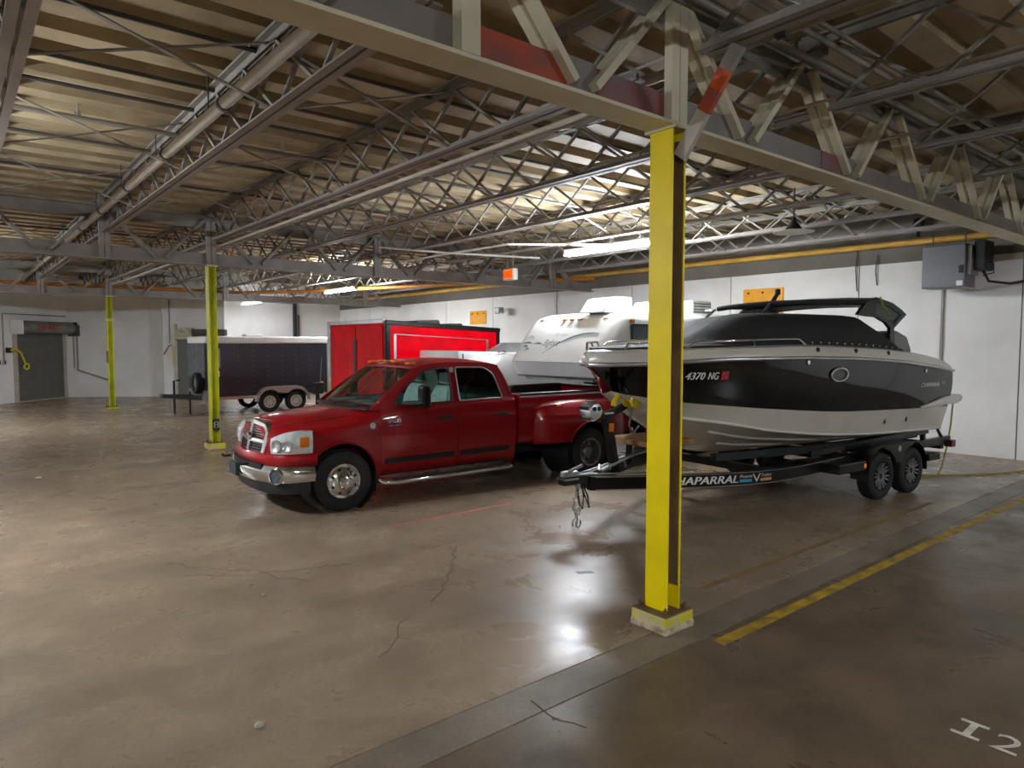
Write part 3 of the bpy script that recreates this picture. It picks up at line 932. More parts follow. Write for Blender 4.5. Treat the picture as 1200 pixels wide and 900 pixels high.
# doors: skins just proud of the body
def skin(name, u0, u1, z0, z1, m, off=.006, side=-1, nu=8, nz=10, parent=truck):
    rows = []
    for j in range(nz + 1):
        z = z0 + (z1 - z0) * j / nz
        rows.append([(u, side * (bodyW(u, z) + off), z) for u in [u0 + (u1 - u0) * i / nu for i in range(nu + 1)]])
    return MB().slab(rows, (0, -side * .012, 0)).build(name, m, parent, 40)
HAND = mat('handle_dark', (70, 74, 76), .25, metal=.6)
for s_ in (-1, 1):
    for (a, b, hu) in ((1.50, 2.705, 2.50), (2.725, 3.70, 3.50)):
        d = skin('door', a, b, .43, 1.315, RED_CAR, side=s_)
        wv = bodyW(hu, 1.13)
        hmb = MB()
        hmb.box(hu - .12, hu + .12, min(s_ * (wv + .005), s_ * (wv + .03)), max(s_ * (wv + .005), s_ * (wv + .03)), 1.115, 1.16)
        hmb.build('door_handle', HAND, d, bevel=.012)
        rows = [[(u, s_ * (bodyW(u, z) + .02), z) for u in [a + .05 + (b - a - .1) * i / 6 for i in range(7)]] for z in (.56, .63)]
        MB().slab(rows, (0, -s_ * .015, 0)).build('side_molding', BLACK_MATTE, d)
    # fuel and rocker trim
    rows = [[(u, s_ * (bodyW(u, z) - .0 + .004), z) for u in [1.5 + .2 * i for i in range(12)]] for z in (.395, .42)]
    MB().slab(rows, (0, -s_ * .01, 0)).build('rocker_trim', BLACK_MATTE, truck)

# cab upper structure
def sideW(z):
    return .948 - (z - 1.33) * .285
roof_u = [2.11, 2.27, 2.5, 2.9, 3.25, 3.45, 3.56]
roof_z = [1.855, 1.893, 1.915, 1.922, 1.912, 1.893, 1.865]
side_outer = [(1.33, 1.30), (1.56, 1.475), (1.81, 1.655)] + list(zip(roof_u, roof_z)) + [(3.64, 1.72), (3.72, 1.52), (3.77, 1.34), (3.0, 1.33), (2.0, 1.315), (1.5, 1.30)]
fwin = rpoly([(1.70, 1.355), (1.84, 1.52), (2.22, 1.800), (2.60, 1.845), (2.66, 1.80), (2.66, 1.36)], [.03, .1, .06, .04, .02, .03])
rwin = rpoly([(2.78, 1.365), (2.78, 1.848), (3.30, 1.84), (3.45, 1.74), (3.56, 1.375)], [.03, .04, .08, .08, .04])
fr_trim = mat('window_seal', (30, 31, 32), .5)
for s_ in (-1, 1):
    mf = lambda u, z, s_=s_: (u, s_ * sideW(z), z)
    MB().plate(side_outer, [fwin, rwin], mf, (0, -s_ * .045, 0)).build('cab_side', RED_CAR, truck, bevel=.01)
    mg = lambda u, z, s_=s_: (u, s_ * (sideW(z) - .022), z)
    MB().plate(fwin, [], mg, (0, -s_ * .004, 0)).build('front_door_window', GLASS, truck)
    MB().plate(rwin, [], mg, (0, -s_ * .004, 0)).build('rear_door_window', GLASS_DK, truck)
    for lp in (fwin, rwin):
        MB().tube([mf(u, z) for u, z in lp], .010, 6, closed=True).build('window_seal', ALU if lp is rwin else fr_trim, truck)
# windshield, roof, rear panel
def lerp(a, b, t): return a + (b - a) * t
rows = []
for j in range(9):
    t = j / 8
    z = lerp(1.325, 1.868, t) + .012 * math.sin(math.pi * t)
    hw = lerp(.90, .775, t)
    rows.append([(lerp(1.30, 2.09, t) + .10 * (1 - .65 * t) * (abs(k / 8 - 1) ** 2), (k / 8 - 1) * hw, z) for k in range(17)])
MB().slab(rows, (.004, 0, -.004)).build('windshield', GLASS, truck, 60)
cow = [[(r[0] - .0, r[1], r[2] + .006) for r in rows[0]], [(lerp(1.16, 1.32, abs(k / 8 - 1) ** 2), (k / 8 - 1) * .90, 1.318) for k in range(17)]]
MB().slab(cow, (0, 0, -.02)).build('cowl', BLACK_MATTE, truck)
for y in (-.45, .10):   # wipers
    MB().tube([(1.26, y, 1.335), (1.36, y - .1, 1.385), (1.46, y - .42, 1.415)], .010, 6).build('wiper', BLACK_MATTE, truck)
rows = []
NU = 18
for i in range(NU + 1):
    u = lerp(2.11, 3.56, i / NU)
    ze = sm(u, roof_u, roof_z)
    hw = sideW(ze) + .003
    f = .055 * min(1, .45 + 2.2 * min(i / NU, 1 - i / NU))
    row = []
    for k in range(21):
        q = k / 10 - 1
        row.append((u - .05 * (1 - q * q) * max(0, 1 - i / 4) + .06 * (1 - q * q) * max(0, (i - NU + 4) / 4), q * hw, ze + f * (1 - abs(q) ** 2.6)))
    rows.append(row)
MB().slab(rows, (0, 0, -.03)).build('roof', RED_CAR, truck, 50)
rt = rows[-1]
rows = []
for j in range(6):
    t = j / 5
    rows.append([(lerp(rt[k][0], 3.80 - .03 * abs(k / 10 - 1), t), lerp(rt[k][1], (k / 10 - 1) * .945, t), lerp(rt[k][2], 1.36, t)) for k in range(21)])
MB().slab(rows, (-.03, 0, 0)).build('cab_rear', RED_CAR, truck, 50)
MB().slab([[(lerp(3.66, 3.80, t) + .012, y, lerp(1.80, 1.45, t)) for y in (-.68, -.3, .3, .68)] for t in (0, 1)], (.006, 0, 0)).build('rear_window', GLASS_DK, truck)
# roof marker lamps
for y in (-.62, -.22, 0, .22, .62):
    q = abs(y) / .8
    MB().box(-.06, .06, -.065, .065, 0, .035).build('roof_marker_lamp', AMBER, truck, bevel=.015).location = (2.10 + .06 * q * q, y, 1.918 - .04 * q ** 2.6)
# interior
MB().box(1.70, 3.70, -.89, .89, .60, .64).build('cab_floor', DASH, truck)
MB().box(1.50, 1.84, -.86, .86, 1.0, 1.36).build('dashboard', DASH, truck, bevel=.06)
MB().lathe([(.19, 0)] * 1 + [(.205, .01), (.19, .03), (.175, .01)], (0, 0, 0), 'x', 24, False).build('steering_wheel', BLACK_MATTE, truck, 60).location = (1.92, -.42, 1.36)
for y in (-.42, .42):
    st = MB().box(2.25, 2.75, y - .26, y + .26, .85, 1.05).build('front_seat', SEAT, truck, bevel=.05)
    MB().loft([[(u, y + sy * hw, z) for u, sy in ((u0, -1), (u0, 1), (u0 + .13, 1), (u0 + .13, -1))] for u0, hw, z in ((2.62, .26, 1.0), (2.70, .26, 1.35), (2.78, .20, 1.56))]).build('seat_back', SEAT, st, bevel=.04)
    MB().box(2.80, 2.90, y - .14, y + .14, 1.58, 1.76).build('head_rest', SEAT, st, bevel=.04)
for y in (-.42, .42):
    st = MB().box(3.1, 3.5, y - .40, y + .40, .85, 1.02).build('rear_seat', SEAT, truck, bevel=.05)
    MB().box(3.48, 3.62, y - .40, y + .40, 1.0, 1.5).build('seat_back', SEAT, st, bevel=.05)
MB().box(2.25, 3.50, -.72, .72, 1.855, 1.87).build('headliner', SEAT, truck)
for s_ in (-1, 1):
    MB().box(1.72, 3.68, s_ * .875 - .005, s_ * .875 + .005, .63, 1.36).build('door_card', DASH, truck)
for u in (2.71,):
    for s_ in (-1, 1):
        MB().box(u - .03, u + .03, s_ * .80 - .02, s_ * .80 + .02, 1.35, 1.85).build('pillar_trim', SEAT, truck)
# tow mirrors
for s_ in (-1, 1):
    mh = MB().box(1.98, 2.10, s_ * 1.19 - .09, s_ * 1.19 + .09, 1.33, 1.62).build('tow_mirror', BLACK, truck, bevel=.035, seg=3)
    MB().bar((1.86, s_ * .93, 1.37), (2.04, s_ * 1.14, 1.38), .14, .06, (0, 0, 1)).build('mirror_arm', BLACK_MATTE, mh, bevel=.02)
    MB().box(2.10, 2.106, s_ * 1.19 - .07, s_ * 1.19 + .07, 1.36, 1.59).build('mirror_glass', CHROME, mh)
    MB().box(1.975, 1.98, s_ * 1.19 - .06, s_ * 1.19 + .06, 1.38, 1.58).build('mirror_cap', HAND, mh)

# front end: wrapped panels
FC = [(0.0, 0.0), (.005, .2), (.02, .40), (.06, .62), (.13, .80), (.24, .92), (.40, .975), (.56, 1.0)]
def fcurve(t, grow=0.0):
    """t 0..1 along the plan curve from the centre to the side"""
    n = len(FC) - 1
    xs = list(range(n + 1))
    u = sm(t * n, xs, [q[0] for q in FC])
    w_ = sm(t * n, xs, [q[1] for q in FC])
    return u - grow * (1 - t), w_ + grow * t
def wrap(name, t0, t1, z0, z1, m, grow=0.0, thick=.05, bulge=0.0, both=True, lean=0.0, parent=truck, n=22, nz=6, bev=0.0):
    """band round the nose; z0/z1 numbers or functions of t"""
    fz0 = z0 if callable(z0) else (lambda t: z0)
    fz1 = z1 if callable(z1) else (lambda t: z1)
    def row(j, sgn_ts):
        out = []
        q = j / nz
        for s_, t in sgn_ts:
            g = grow + bulge * math.sin(math.pi * q)
            u, w_ = fcurve(t, g)
            z = lerp(fz0(t), fz1(t), q)
            out.append((u + lean * (z - .7), s_ * w_, z))
        return out
    if both:
        ts = [(-1, t1 - (t1 - t0) * i / n) for i in range(n + 1)] + [(1, t0 + (t1 - t0) * i / n) for i in range(1 if t0 == 0 else 0, n + 1)]
        groups = [ts]
    else:
        groups = [[(s_, t0 + (t1 - t0) * i / n) for i in range(n + 1)] for s_ in (-1, 1)]
    objs = []
    for g in groups:
        rows = [row(j, g) for j in range(nz + 1)]
        def off(p):
            d = Vector((p.x - .9, p.y * .75, 0)).normalized() * -thick
            return d
        objs.append(MB().slab(rows, off).build(name, m, parent, 45, bevel=bev))
    return objs
wrap('bumper_fascia', 0, 1.0, lambda t: .655, lambda t: .785 + .02 * t, RED_CAR, grow=.045, thick=.14, bulge=.03)
cb = wrap('chrome_bumper', .0, .97, lambda t: .43 + .03 * t, lambda t: .655, CHROME, grow=.075, thick=.16, bulge=.035)[0]
wrap('lower_valance', 0, .93, .30, .44, BLACK_MATTE, grow=.03, thick=.14, bulge=.01)
wrap('bumper_intake', 0, .40, .60, .67, BLACK_MATTE, grow=.105, thick=.06)
MB().box(-.14, -.09, .06, .38, .43, .60).build('licence_plate', mat('plate_dark', (40, 58, 56), .5, var=.2, scale=9), truck)
for s_ in (-1, 1):
    u, w_ = fcurve(.60, .10)
    f = MB().lathe([(.090, -.03), (.106, -.02), (.106, .02), (.088, .03), (.078, -.01)], (0, 0, 0), 'x', 24, False).build('fog_lamp_ring', CHROME, truck, 50)
    f.location = (u - .01, s_ * (w_ - .015), .535)
    f.rotation_euler = (0, 0, -s_ * R(34))
    MB().lathe([(.085, -.012), (.085, .03)], (0, 0, 0), 'x', 24).build('fog_lamp_lens', mat('fog_lens', (84, 94, 98), .15, var=.15, scale=20), f, 50)
    MB().tube([(-.10, s_ * .42, .66), (-.2, s_ * .42, .66), (-.22, s_ * .42, .69)], .018, 6).build('tow_hook', BLACK_MATTE, truck)
# grille: chrome shell with a cross and dark slats
def gm(y, z):
    return (-.02 + .10 * (z - .72) / .45 + .20 * y * y, y, z)
g_out = rpoly([(-.51, .72), (-.40, .655), (.40, .655), (.51, .72), (.55, 1.05), (.44, 1.165), (0, 1.20), (-.44, 1.165), (-.55, 1.05)], .05, 4)
def quad(s_, top):
    if top:
        p_ = [(s_ * .045, .96), (s_ * .465, .96), (s_ * .48, 1.04), (s_ * .39, 1.11), (s_ * .045, 1.13)]
    else:
        p_ = [(s_ * .045, .905), (s_ * .46, .905), (s_ * .43, .76), (s_ * .36, .715), (s_ * .045, .715)]
    return rpoly(p_, .02, 3)
holes = [quad(s_, t) for s_ in (-1, 1) for t in (0, 1)]
gr = MB().plate(g_out, holes, gm, (.09, 0, 0)).build('grille_shell', CHROME, truck, bevel=.012)
MB().plate(rpoly([(-.47, .70), (.47, .70), (.49, 1.06), (.41, 1.14), (-.41, 1.14), (-.49, 1.06)], .02), [], lambda y, z: tuple(Vector(gm(y, z)) + Vector((.065, 0, 0))), (.02, 0, 0)).build('grille_backing', BLACK, gr)
SLAT = mat('grille_slat', (96, 100, 104), .25, metal=.8)
for k in range(13):
    z = .735 + k * .030
    if .885 < z < .965: continue
    hw = .45 if z < 1.05 else .39
    rows = [[Vector(gm(y, zz)) + Vector((.025, 0, 0)) for y in [-hw + 2 * hw * i / 10 for i in range(11)]] for zz in (z, z + .011)]
    MB().slab(rows, (.03, 0, 0)).build('grille_slat', SLAT, gr)
em = MB().prism(rpoly([(-.05, .92), (.05, .92), (.065, .98), (.03, 1.02), (-.03, 1.02), (-.065, .98)], .02), 'x', -.035 + .04, .0 + .04).build('grille_emblem', CHROME, gr, bevel=.006)
# headlamps
for hl in wrap('headlamp', .50, .965, lambda t: .80 + .01 * t, lambda t: 1.00 + .10 * math.sin(min(1, (t - .5) / .38) * math.pi * .62), LENS, grow=.012, thick=.10, bulge=.018, both=False, n=16, nz=8):
    pass
for tl in wrap('turn_lamp', .83, .925, lambda t: .89, lambda t: 1.02, AMBER, grow=.026, thick=.03, bulge=.008, both=False, n=8):
    pass
for s_ in (-1, 1):
    for t, r_ in ((.58, .075), (.70, .065)):
        u, w_ = fcurve(t, .045)
        b = MB().lathe([(r_ * .2, .012), (r_ * .8, .0), (r_, -.008), (r_ * 1.06, .0)], (0, 0, 0), 'x', 20, False).build('headlamp_reflector', ALU, truck, 60)
        b.location = (u, s_ * w_, .915)
        b.rotation_euler = (0, 0, -s_ * R(30 if t < .6 else 46))
# hood shut line and lip
MB().slab([[(.16 + .14 * abs(k / 8 - 1) ** 2 * .5, (k / 8 - 1) * .40, z) for k in range(17)] for z in (1.165, 1.185)], (.04, 0, 0)).build('hood_lip', RED_CAR, truck, 60)
for s_ in (-1, 1):
    pts = []
    for i in range(20):
        u = .22 + i * (1.10 - .22) / 19
        sec = section(u)
        pts.append((u, s_ * sec[9][0], sec[9][1] + .003))
    MB().tube(pts, .006, 5).build('hood_shut_line', BLACK_MATTE, truck)
# badges
def bside(u0, z0, off):
    return lambda x, y: (u0 + x, -(bodyW(u0 + x, z0 + y) + off), z0 + y)
text('badge', '3500', .085, bside(1.58, 1.115, .010), CHROME, truck, width=.20, bold=.006)
bb = skin('badge_bar', 1.58, 1.78, 1.065, 1.10, BLACK, .008, nu=2, nz=1)
text('badge_text', 'HEAVY DUTY', .03, bside(1.59, 1.072, .016), WHITE_PAINT, bb, width=.18)
MB().lathe([(.0, 0), (.045, 0), (.045, .008), (0, .01)], (0, 0, 0), 'y', 12).build('fender_emblem', CHROME, truck).location = (1.36, -(bodyW(1.36, 1.08) + .008), 1.10)
text('fender_text', 'Turbo Diesel', .03, bside(1.29, 1.035, .006), CHROME, truck, width=.14)
# running boards, mud flaps
for s_ in (-1, 1):
    rb = MB().tube([(1.44, s_ * .90, .36), (1.50, s_ * 1.06, .32), (1.62, s_ * 1.085, .315), (3.55, s_ * 1.085, .325), (3.66, s_ * 1.06, .33), (3.72, s_ * .90, .37)], .042, 10).build('step_bar', CHROME, truck, 60)
    MB().box(1.62, 3.55, s_ * 1.085 - .04, s_ * 1.085 + .04, .348, .364).build('step_pad', BLACK_MATTE, rb)
    MB().box(1.40, 1.415, s_ * .86 - .13, s_ * .86 + .13, .20, .50).build('mud_flap', BLACK_MATTE, truck)
    MB().box(5.73, 5.745, s_ * .93 - .28, s_ * .93 + .28, .20, .55).build('mud_flap', BLACK_MATTE, truck)

# bed
bs = [(0, .62), (.90, .62), (.965, .66), (.985, .80), (.992, 1.0), (.99, 1.2), (.985, 1.34), (.965, 1.395), (.92, 1.405), (0, 1.405)]
bed = MB().loft([ring(u, bs) for u in (3.835, 4.2, 4.6, 5.0, 5.4, 5.8, 6.36)]).build('bed', RED_CAR)
boolean(bed, [MB().box(3.92, 6.29, -.84, .84, .86, 2).build('cutter', RED_CAR), cyl(RA, -1.4, -.50, .42, .50), cyl(RA, .50, 1.4, .42, .50)], smooth=32)
bed.parent = truck
MB().box(3.925, 6.285, -.835, .835, .862, .875).build('bed_floor', BLACK_MATTE, truck)
for s_ in (-1, 1):
    MB().box(3.925, 6.285, s_ * .83 - .004, s_ * .83 + .004, .875, 1.39).build('bed_liner', BLACK_MATTE, truck)
    MB().box(3.90, 6.31, s_ * .90 - .075, s_ * .90 + .075, 1.403, 1.416).build('bed_rail_cap', BLACK_MATTE, truck, bevel=.004)
    MB().slab([[(u, s_ * (.994), z) for u in (3.85, 5.0, 6.36)] for z in (1.355, 1.38)], (0, s_ * .006, 0)).build('bed_rail_trim', ALU, truck)
MB().box(3.925, 3.935, -.83, .83, .875, 1.39).build('bed_liner', BLACK_MATTE, truck)
MB().box(6.365, 6.39, -.78, .78, .68, 1.39).build('tailgate', RED_CAR, truck, bevel=.01)
MB().box(6.38, 6.54, -.95, .95, .48, .64).build('rear_bumper', CHROME, truck, bevel=.03)
for s_ in (-1, 1):
    MB().box(6.34, 6.375, s_ * .885 - .09, s_ * .885 + .09, .86, 1.30).build('tail_lamp', mat('tail_red', (140, 10, 12), .2, coat=1), truck, bevel=.01)
# dually fender flare: lofted bulge
fu = [4.14, 4.20, 4.30, 4.44, 4.70, 5.2, 5.65, 5.86, 6.03, 6.13, 6.18]
fw = [.985, 1.05, 1.125, 1.175, 1.205, 1.22, 1.205, 1.175, 1.12, 1.05, .985]
ft = [1.16, 1.20, 1.24, 1.265, 1.28, 1.285, 1.275, 1.26, 1.23, 1.20, 1.16]
for s_ in (-1, 1):
    rings = []
    for k in range(49):
        u = lerp(fu[0], fu[-1], k / 48)
        W, T = sm(u, fu, fw), sm(u, fu, ft)
        o_ = W - .95
        pts = [(.94, .60), (W - .03, .60), (W, .63), (W + .0, .80), (W - .01, .98), (W - .035, 1.08), (W - .09 * min(1, o_ / .2), 1.15), (lerp(.985, W, .45), lerp(T, 1.15, .38)), (lerp(.985, W, .15), lerp(T, 1.15, .10)), (.985, T), (.94, T)]
        rings.append([(u, s_ * a, b) for a, b in pts])
    fl = MB().loft(rings).build('fender_flare', RED_CAR)
    boolean(fl, [cyl(RA, s_ * .8 - .7, s_ * .8 + .7, .42, .50)], smooth=40)
    fl.parent = truck
arch(RA, .42, .502, lambda u, z: sm(u, fu, fw), 21, 159, .014, RED_CAR, truck)
for s_ in (-1, 1):
    MB().lathe([(.498, .50 * s_), (.498, 1.17 * s_)], (RA, 0, .42), 'y', 32, False).build('wheel_well', BLACK_MATTE, truck, 40)
    fm = MB().box(-.04, .04, -.008, .008, -.012, .012).build('flare_marker_lamp', AMBER, truck, bevel=.004)
    fm.location = (4.54, s_ * 1.135, 1.205); fm.rotation_euler = (s_ * R(-50), 0, 0)
MB().lathe([(.07, -.9), (.07, .9)], (RA, 0, .40), 'y', 12).lathe([(.18, -.16), (.18, .16)], (RA, 0, .40), 'y', 16).build('rear_axle', BLACK_MATTE, truck)
MB().lathe([(.05, -.75), (.05, .75)], (FA, 0, .40), 'y', 12).build('front_axle', BLACK_MATTE, truck)

# wheels: tyre (part) > rim, hub, hand holes
def tyre_mesh(r, wd, rim, name='wheel'):
    h = wd / 2
    pr = [(rim, -h * .78), (rim + .02, -h * .92), (rim + (r - rim) * .5, -h), (r - .03, -h * .93), (r - .008, -h * .80), (r, -h * .55)]
    for q in (-.45, -.2, 0, .2, .45):
        pr += [(r, h * (q - .05)), (r - .008, h * (q - .04)), (r - .008, h * (q + .04)), (r, h * (q + .05))]
    pr += [(r, h * .55), (r - .008, h * .80), (r - .03, h * .93), (rim + (r - rim) * .5, h), (rim + .02, h * .92), (rim, h * .78)]
    return MB().lathe(pr, (0, 0, 0), 'y', 48, False).mesh(name, RUBBER, 30)
TY_T = tyre_mesh(.40, .235, .225)
# -y is the outer face in local space
rim_front = MB().lathe([(.228, .05), (.236, -.095), (.230, -.108), (.215, -.10), (.208, -.075), (.195, -.095), (.15, -.125), (.105, -.135), (.095, -.15), (.085, -.185), (.05, -.20), (.0, -.20)], (0, 0, 0), 'y', 40, False).mesh('rim', CHROME, 50)
rim_rear = MB().lathe([(.228, .05), (.236, -.095), (.230, -.108), (.212, -.10), (.200, -.02), (.185, .055), (.13, .075), (.105, .06), (.10, -.02), (.075, -.05), (.0, -.055)], (0, 0, 0), 'y', 40, False).mesh('rim', GALV, 50)
rim_in = MB().lathe([(.228, .09), (.228, -.09), (.18, -.05), (.0, -.05)], (0, 0, 0), 'y', 32, False).mesh('rim', GALV, 50)
def hole_mesh(rr, y, n, sz, tilt):
    mb = MB()
    return mb
def wheel(x, y, side, kind):
    t = link('wheel', TY_T, truck)
    t.location = (x, y, .40)
    if side > 0:
        t.rotation_euler = (0, 0, math.pi)
    link('rim', {'f': rim_front, 'r': rim_rear, 'i': rim_in}[kind], t)
    if kind in 'fr':
        yy = {'f': -.1185, 'r': .058}[kind]
        rr = .160
        for k in range(8 if kind == 'f' else 8):
            a = 2 * math.pi * (k + .5) / 8
            ho = MB().lathe([(.0, -.006), (.020, -.006), (.020, .02), (.0, .02)], (0, 0, 0), 'y', 10).build('hand_hole', BLACK, t)
            ho.scale = (1.0, 1, 1.3)
            ho.location = (rr * math.sin(a), yy, rr * math.cos(a))
            ho.rotation_euler = (0, a, 0)
        if kind == 'f':
            for k in range(8):
                a = 2 * math.pi * k / 8
                MB().lathe([(.010, -.03), (.010, .02)], (.083 * math.cos(a), -.16, .083 * math.sin(a)), 'y', 6).build('lug_nut', CHROME, t)
    return t
wheel(FA, -.905, -1, 'f'); wheel(FA, .905, 1, 'f')
wheel(RA, -1.075, -1, 'r'); wheel(RA, 1.075, 1, 'r')
wheel(RA, -.78, -1, 'i'); wheel(RA, .78, 1, 'i')

# ------------------------------------------------------------------ speedboat trailer and speedboat (shared frame: x aft, origin between the axles)
BO, BR = (6.34, 1.97, 0), R(-5.5)
bt = empty('boat_trailer', BO, (0, 0, BR))
tag(bt, 'black tandem axle boat trailer with lettered frame under the speedboat', 'trailer')
def rail_path(s_):
    return [(-4.75, s_ * .06), (-3.77, s_ * .56), (-3.1, s_ * .84), (-2.6, s_ * .96), (-2.0, s_ * 1.0), (-1.0, s_ * 1.0), (2.1, s_ * 1.0)]
def rail_pt(s_, x):
    p_ = rail_path(1)
    return s_ * sm(x, [q[0] for q in p_], [q[1] for q in p_])
RZ = lambda x: (sm(x, [-4.75, -3.0, -2.2, -1.0, 0, 2.1], [.45, .45, .455, .50, .56, .58]), sm(x, [-4.75, -3.0, -2.2, -1.0, 0, 2.1], [.615, .615, .615, .645, .68, .70]))
for s_ in (-1, 1):
    rings = []
    for k in range(41):
        x = lerp(-4.75, 2.1, k / 40)
        y = rail_pt(s_, x)
        z0, z1 = RZ(x)
        rings.append([(x, y - .035, z0), (x, y + .035, z0), (x, y + .035, z1), (x, y - .035, z1)])
    MB().loft(rings).build('frame_rail', BLACK, bt, 30)
    for q, mm_ in ((0, 'b'), (1, 't')):
        pts = []
        for k in range(30):
            x = lerp(-4.7, -1.0, k / 29)
            z0, z1 = RZ(x)
            pts.append((x, rail_pt(s_, x) + s_ * .037, (z0 + .006) if q == 0 else (z1 - .006)))
        MB().tube(pts, .005, 5).build('rail_pinstripe', ALU, bt)
for x in (-2.4, -.4, .4, 1.9):
    MB().box(x - .05, x + .05, -1.0, 1.0, .50, .60).build('cross_member', BLACK, bt)
MB().box(-5.12, -4.60, -.06, .06, .54, .64).build('tongue', BLACK, bt)
cp = MB().loft([[(x, sy * w_, z) for sy, z in ((-1, .62), (1, .62), (1, .70), (-1, .70))] for x, w_ in ((-5.12, .03), (-5.05, .045), (-4.90, .05))]).build('coupler', GALV, bt, bevel=.015)
MB().box(-5.12, -4.92, -.08, .08, .60, .62).build('coupler_plate', GALV, bt)
MB().bar((-5.05, -.05, .70), (-4.85, -.05, .76), .03, .03).build('coupler_latch', GALV, cp)
# V braces and actuator on top of the tongue
for s_ in (-1, 1):
    MB().tube([(-4.9, s_ * .02, .64), (-4.3, s_ * .26, .64), (-3.5, s_ * .62, .66)], .012, 6).build('brake_line', GALV, bt)
MB().tube([(-4.55, -.05, .66), (-3.3, 0, 1.0), (-2.9, 0, 1.1)], .022, 6).build('stem_brace', GALV, bt)
for x in (-4.62, -4.45, -4.2):
    MB().tube([(x, -.10, .68), (x + .10, .02, .72), (x + .2, .12, .68)], .014, 6).build('tongue_bracket', GALV, bt)
# winch stand
ws_ = MB().loft([[(x + dx, sy * .05, z) for dx, sy in ((-.05, -1), (.05, -1), (.05, 1), (-.05, 1))] for x, z in ((-4.28, .60), (-4.36, 1.0), (-4.44, 1.33))]).build('winch_post', BLACK, bt, bevel=.01)
MB().box(-4.435, -4.36, -.065, -.055, 1.13, 1.23).build('reflector', AMBER, ws_)
MB().loft([[(x, sy * .05, z + dz) for sy, dz in ((-1, -.04), (1, -.04), (1, .04), (-1, .04))] for x, z in ((-4.62, 1.30), (-4.3, 1.36), (-4.10, 1.44))]).build('winch_arm', BLACK, bt, bevel=.015)
MB().box(-4.50, -4.36, -.056, -.05, 1.345, 1.365).build('arm_sticker', WHITE_PAINT, ws_)
jk = MB().lathe([(.03, -.115), (.09, -.105), (.118, -.05), (.12, .05), (.09, .105), (.03, .115)], (-4.68, 0, 1.39), 'y', 24).build('winch_drum', ALU, bt, 50)
for a in (20, 90, 160, 230):
    b = MB().box(-.02, .02, -.08, .08, -.006, .006).build('drum_slot', BLACK, jk)
    b.location = (-4.68 + .119 * math.cos(R(a)), 0, 1.39 + .119 * math.sin(R(a)))
    b.rotation_euler = (0, R(90 - a), 0)
for a in (45, 135):
    MB().lathe([(.028, -.121), (.028, -.10)], (-4.68 + .05 * math.cos(R(a)), 0, 1.39 + .05 * math.sin(R(a))), 'y', 10).build('drum_vent', BLACK, jk)
STRAP = mat('strap_yellow', (224, 200, 24), .6, var=.1)
st_ = MB().lathe([(.03, -.09), (.085, -.085), (.085, -.06), (.045, -.055), (.045, .055), (.085, .06), (.085, .085), (.03, .09)], (-4.14, -.14, 1.50), 'y', 20).build('strap_reel', STRAP, bt, 50)
MB().tube([(-4.12, -.1, 1.57), (-4.28, -.06, 1.57), (-4.35, -.06, 1.50), (-4.37, -.06, 1.44)], .035, 6).build('winch_strap', STRAP, bt)
MB().tube([(-4.0, -.12, 1.18), (-4.1, -.13, 1.1), (-4.18, -.13, 1.2), (-4.1, -.1, 1.4)], .012, 6).build('winch_handle', GALV, bt)
MB().box(-4.05, -3.3, -.40, .40, .93, 1.0).build('bow_roller_board', mat('timber', (150, 112, 66), .8, var=.2, scale=6), bt, bevel=.01)
for s_ in (-1, 1):
    MB().bar((-3.7, s_ * .38, .60), (-3.7, s_ * .35, .95), .06, .06).build('board_post', BLACK, bt)
# safety chains: hanging loops with hooks
for s_, dx, ln in ((-1, 0, .40), (1, .06, .44)):
    pts = [(-4.92 + dx, s_ * .07, .54)]
    ch = MB()
    z, x = .54, -4.92 + dx
    n = 9
    for k in range(n):
        cx = x + .012 * (k % 2) + s_ * .03 * math.sin(k * .9)
        cz = z - ln * (k + .5) / n
        ring_ = [(cx + (.016 * math.cos(t) if k % 2 else 0), s_ * .07 + (0 if k % 2 else .016 * math.cos(t)), cz + .032 * math.sin(t)) for t in [2 * math.pi * i / 10 for i in range(10)]]
        ch.tube(ring_, .006, 5, closed=True)
    co = ch.build('safety_chain', GALV, bt, 60)
    co['kind'] = 'stuff'
    ze = z - ln
    hk_ = [(x + .035 * math.cos(t), s_ * .07, ze - .06 + .05 * math.sin(t)) for t in [R(90 + i * 28) for i in range(12)]]
    MB().tube(hk_, .010, 6).build('chain_hook', GALV, co, 60)
MB().tube([(-4.86, -.06, .5), (-4.80, -.10, .30), (-4.74, -.05, .24), (-4.70, .02, .36), (-4.76, .05, .5)], .010, 6).build('wiring_loop', BLACK_MATTE, bt)
MB().tube([(-4.90, -.03, .5), (-4.92, -.08, .32), (-4.85, -.06, .24), (-4.78, 0, .36), (-4.8, .02, .52)], .010, 6).build('wiring_loop', BLACK_MATTE, bt)
MB().box(-4.55, -4.505, -.16, -.148, .48, .56).build('tongue_reflector', AMBER, bt).location = (0, -.018, 0)
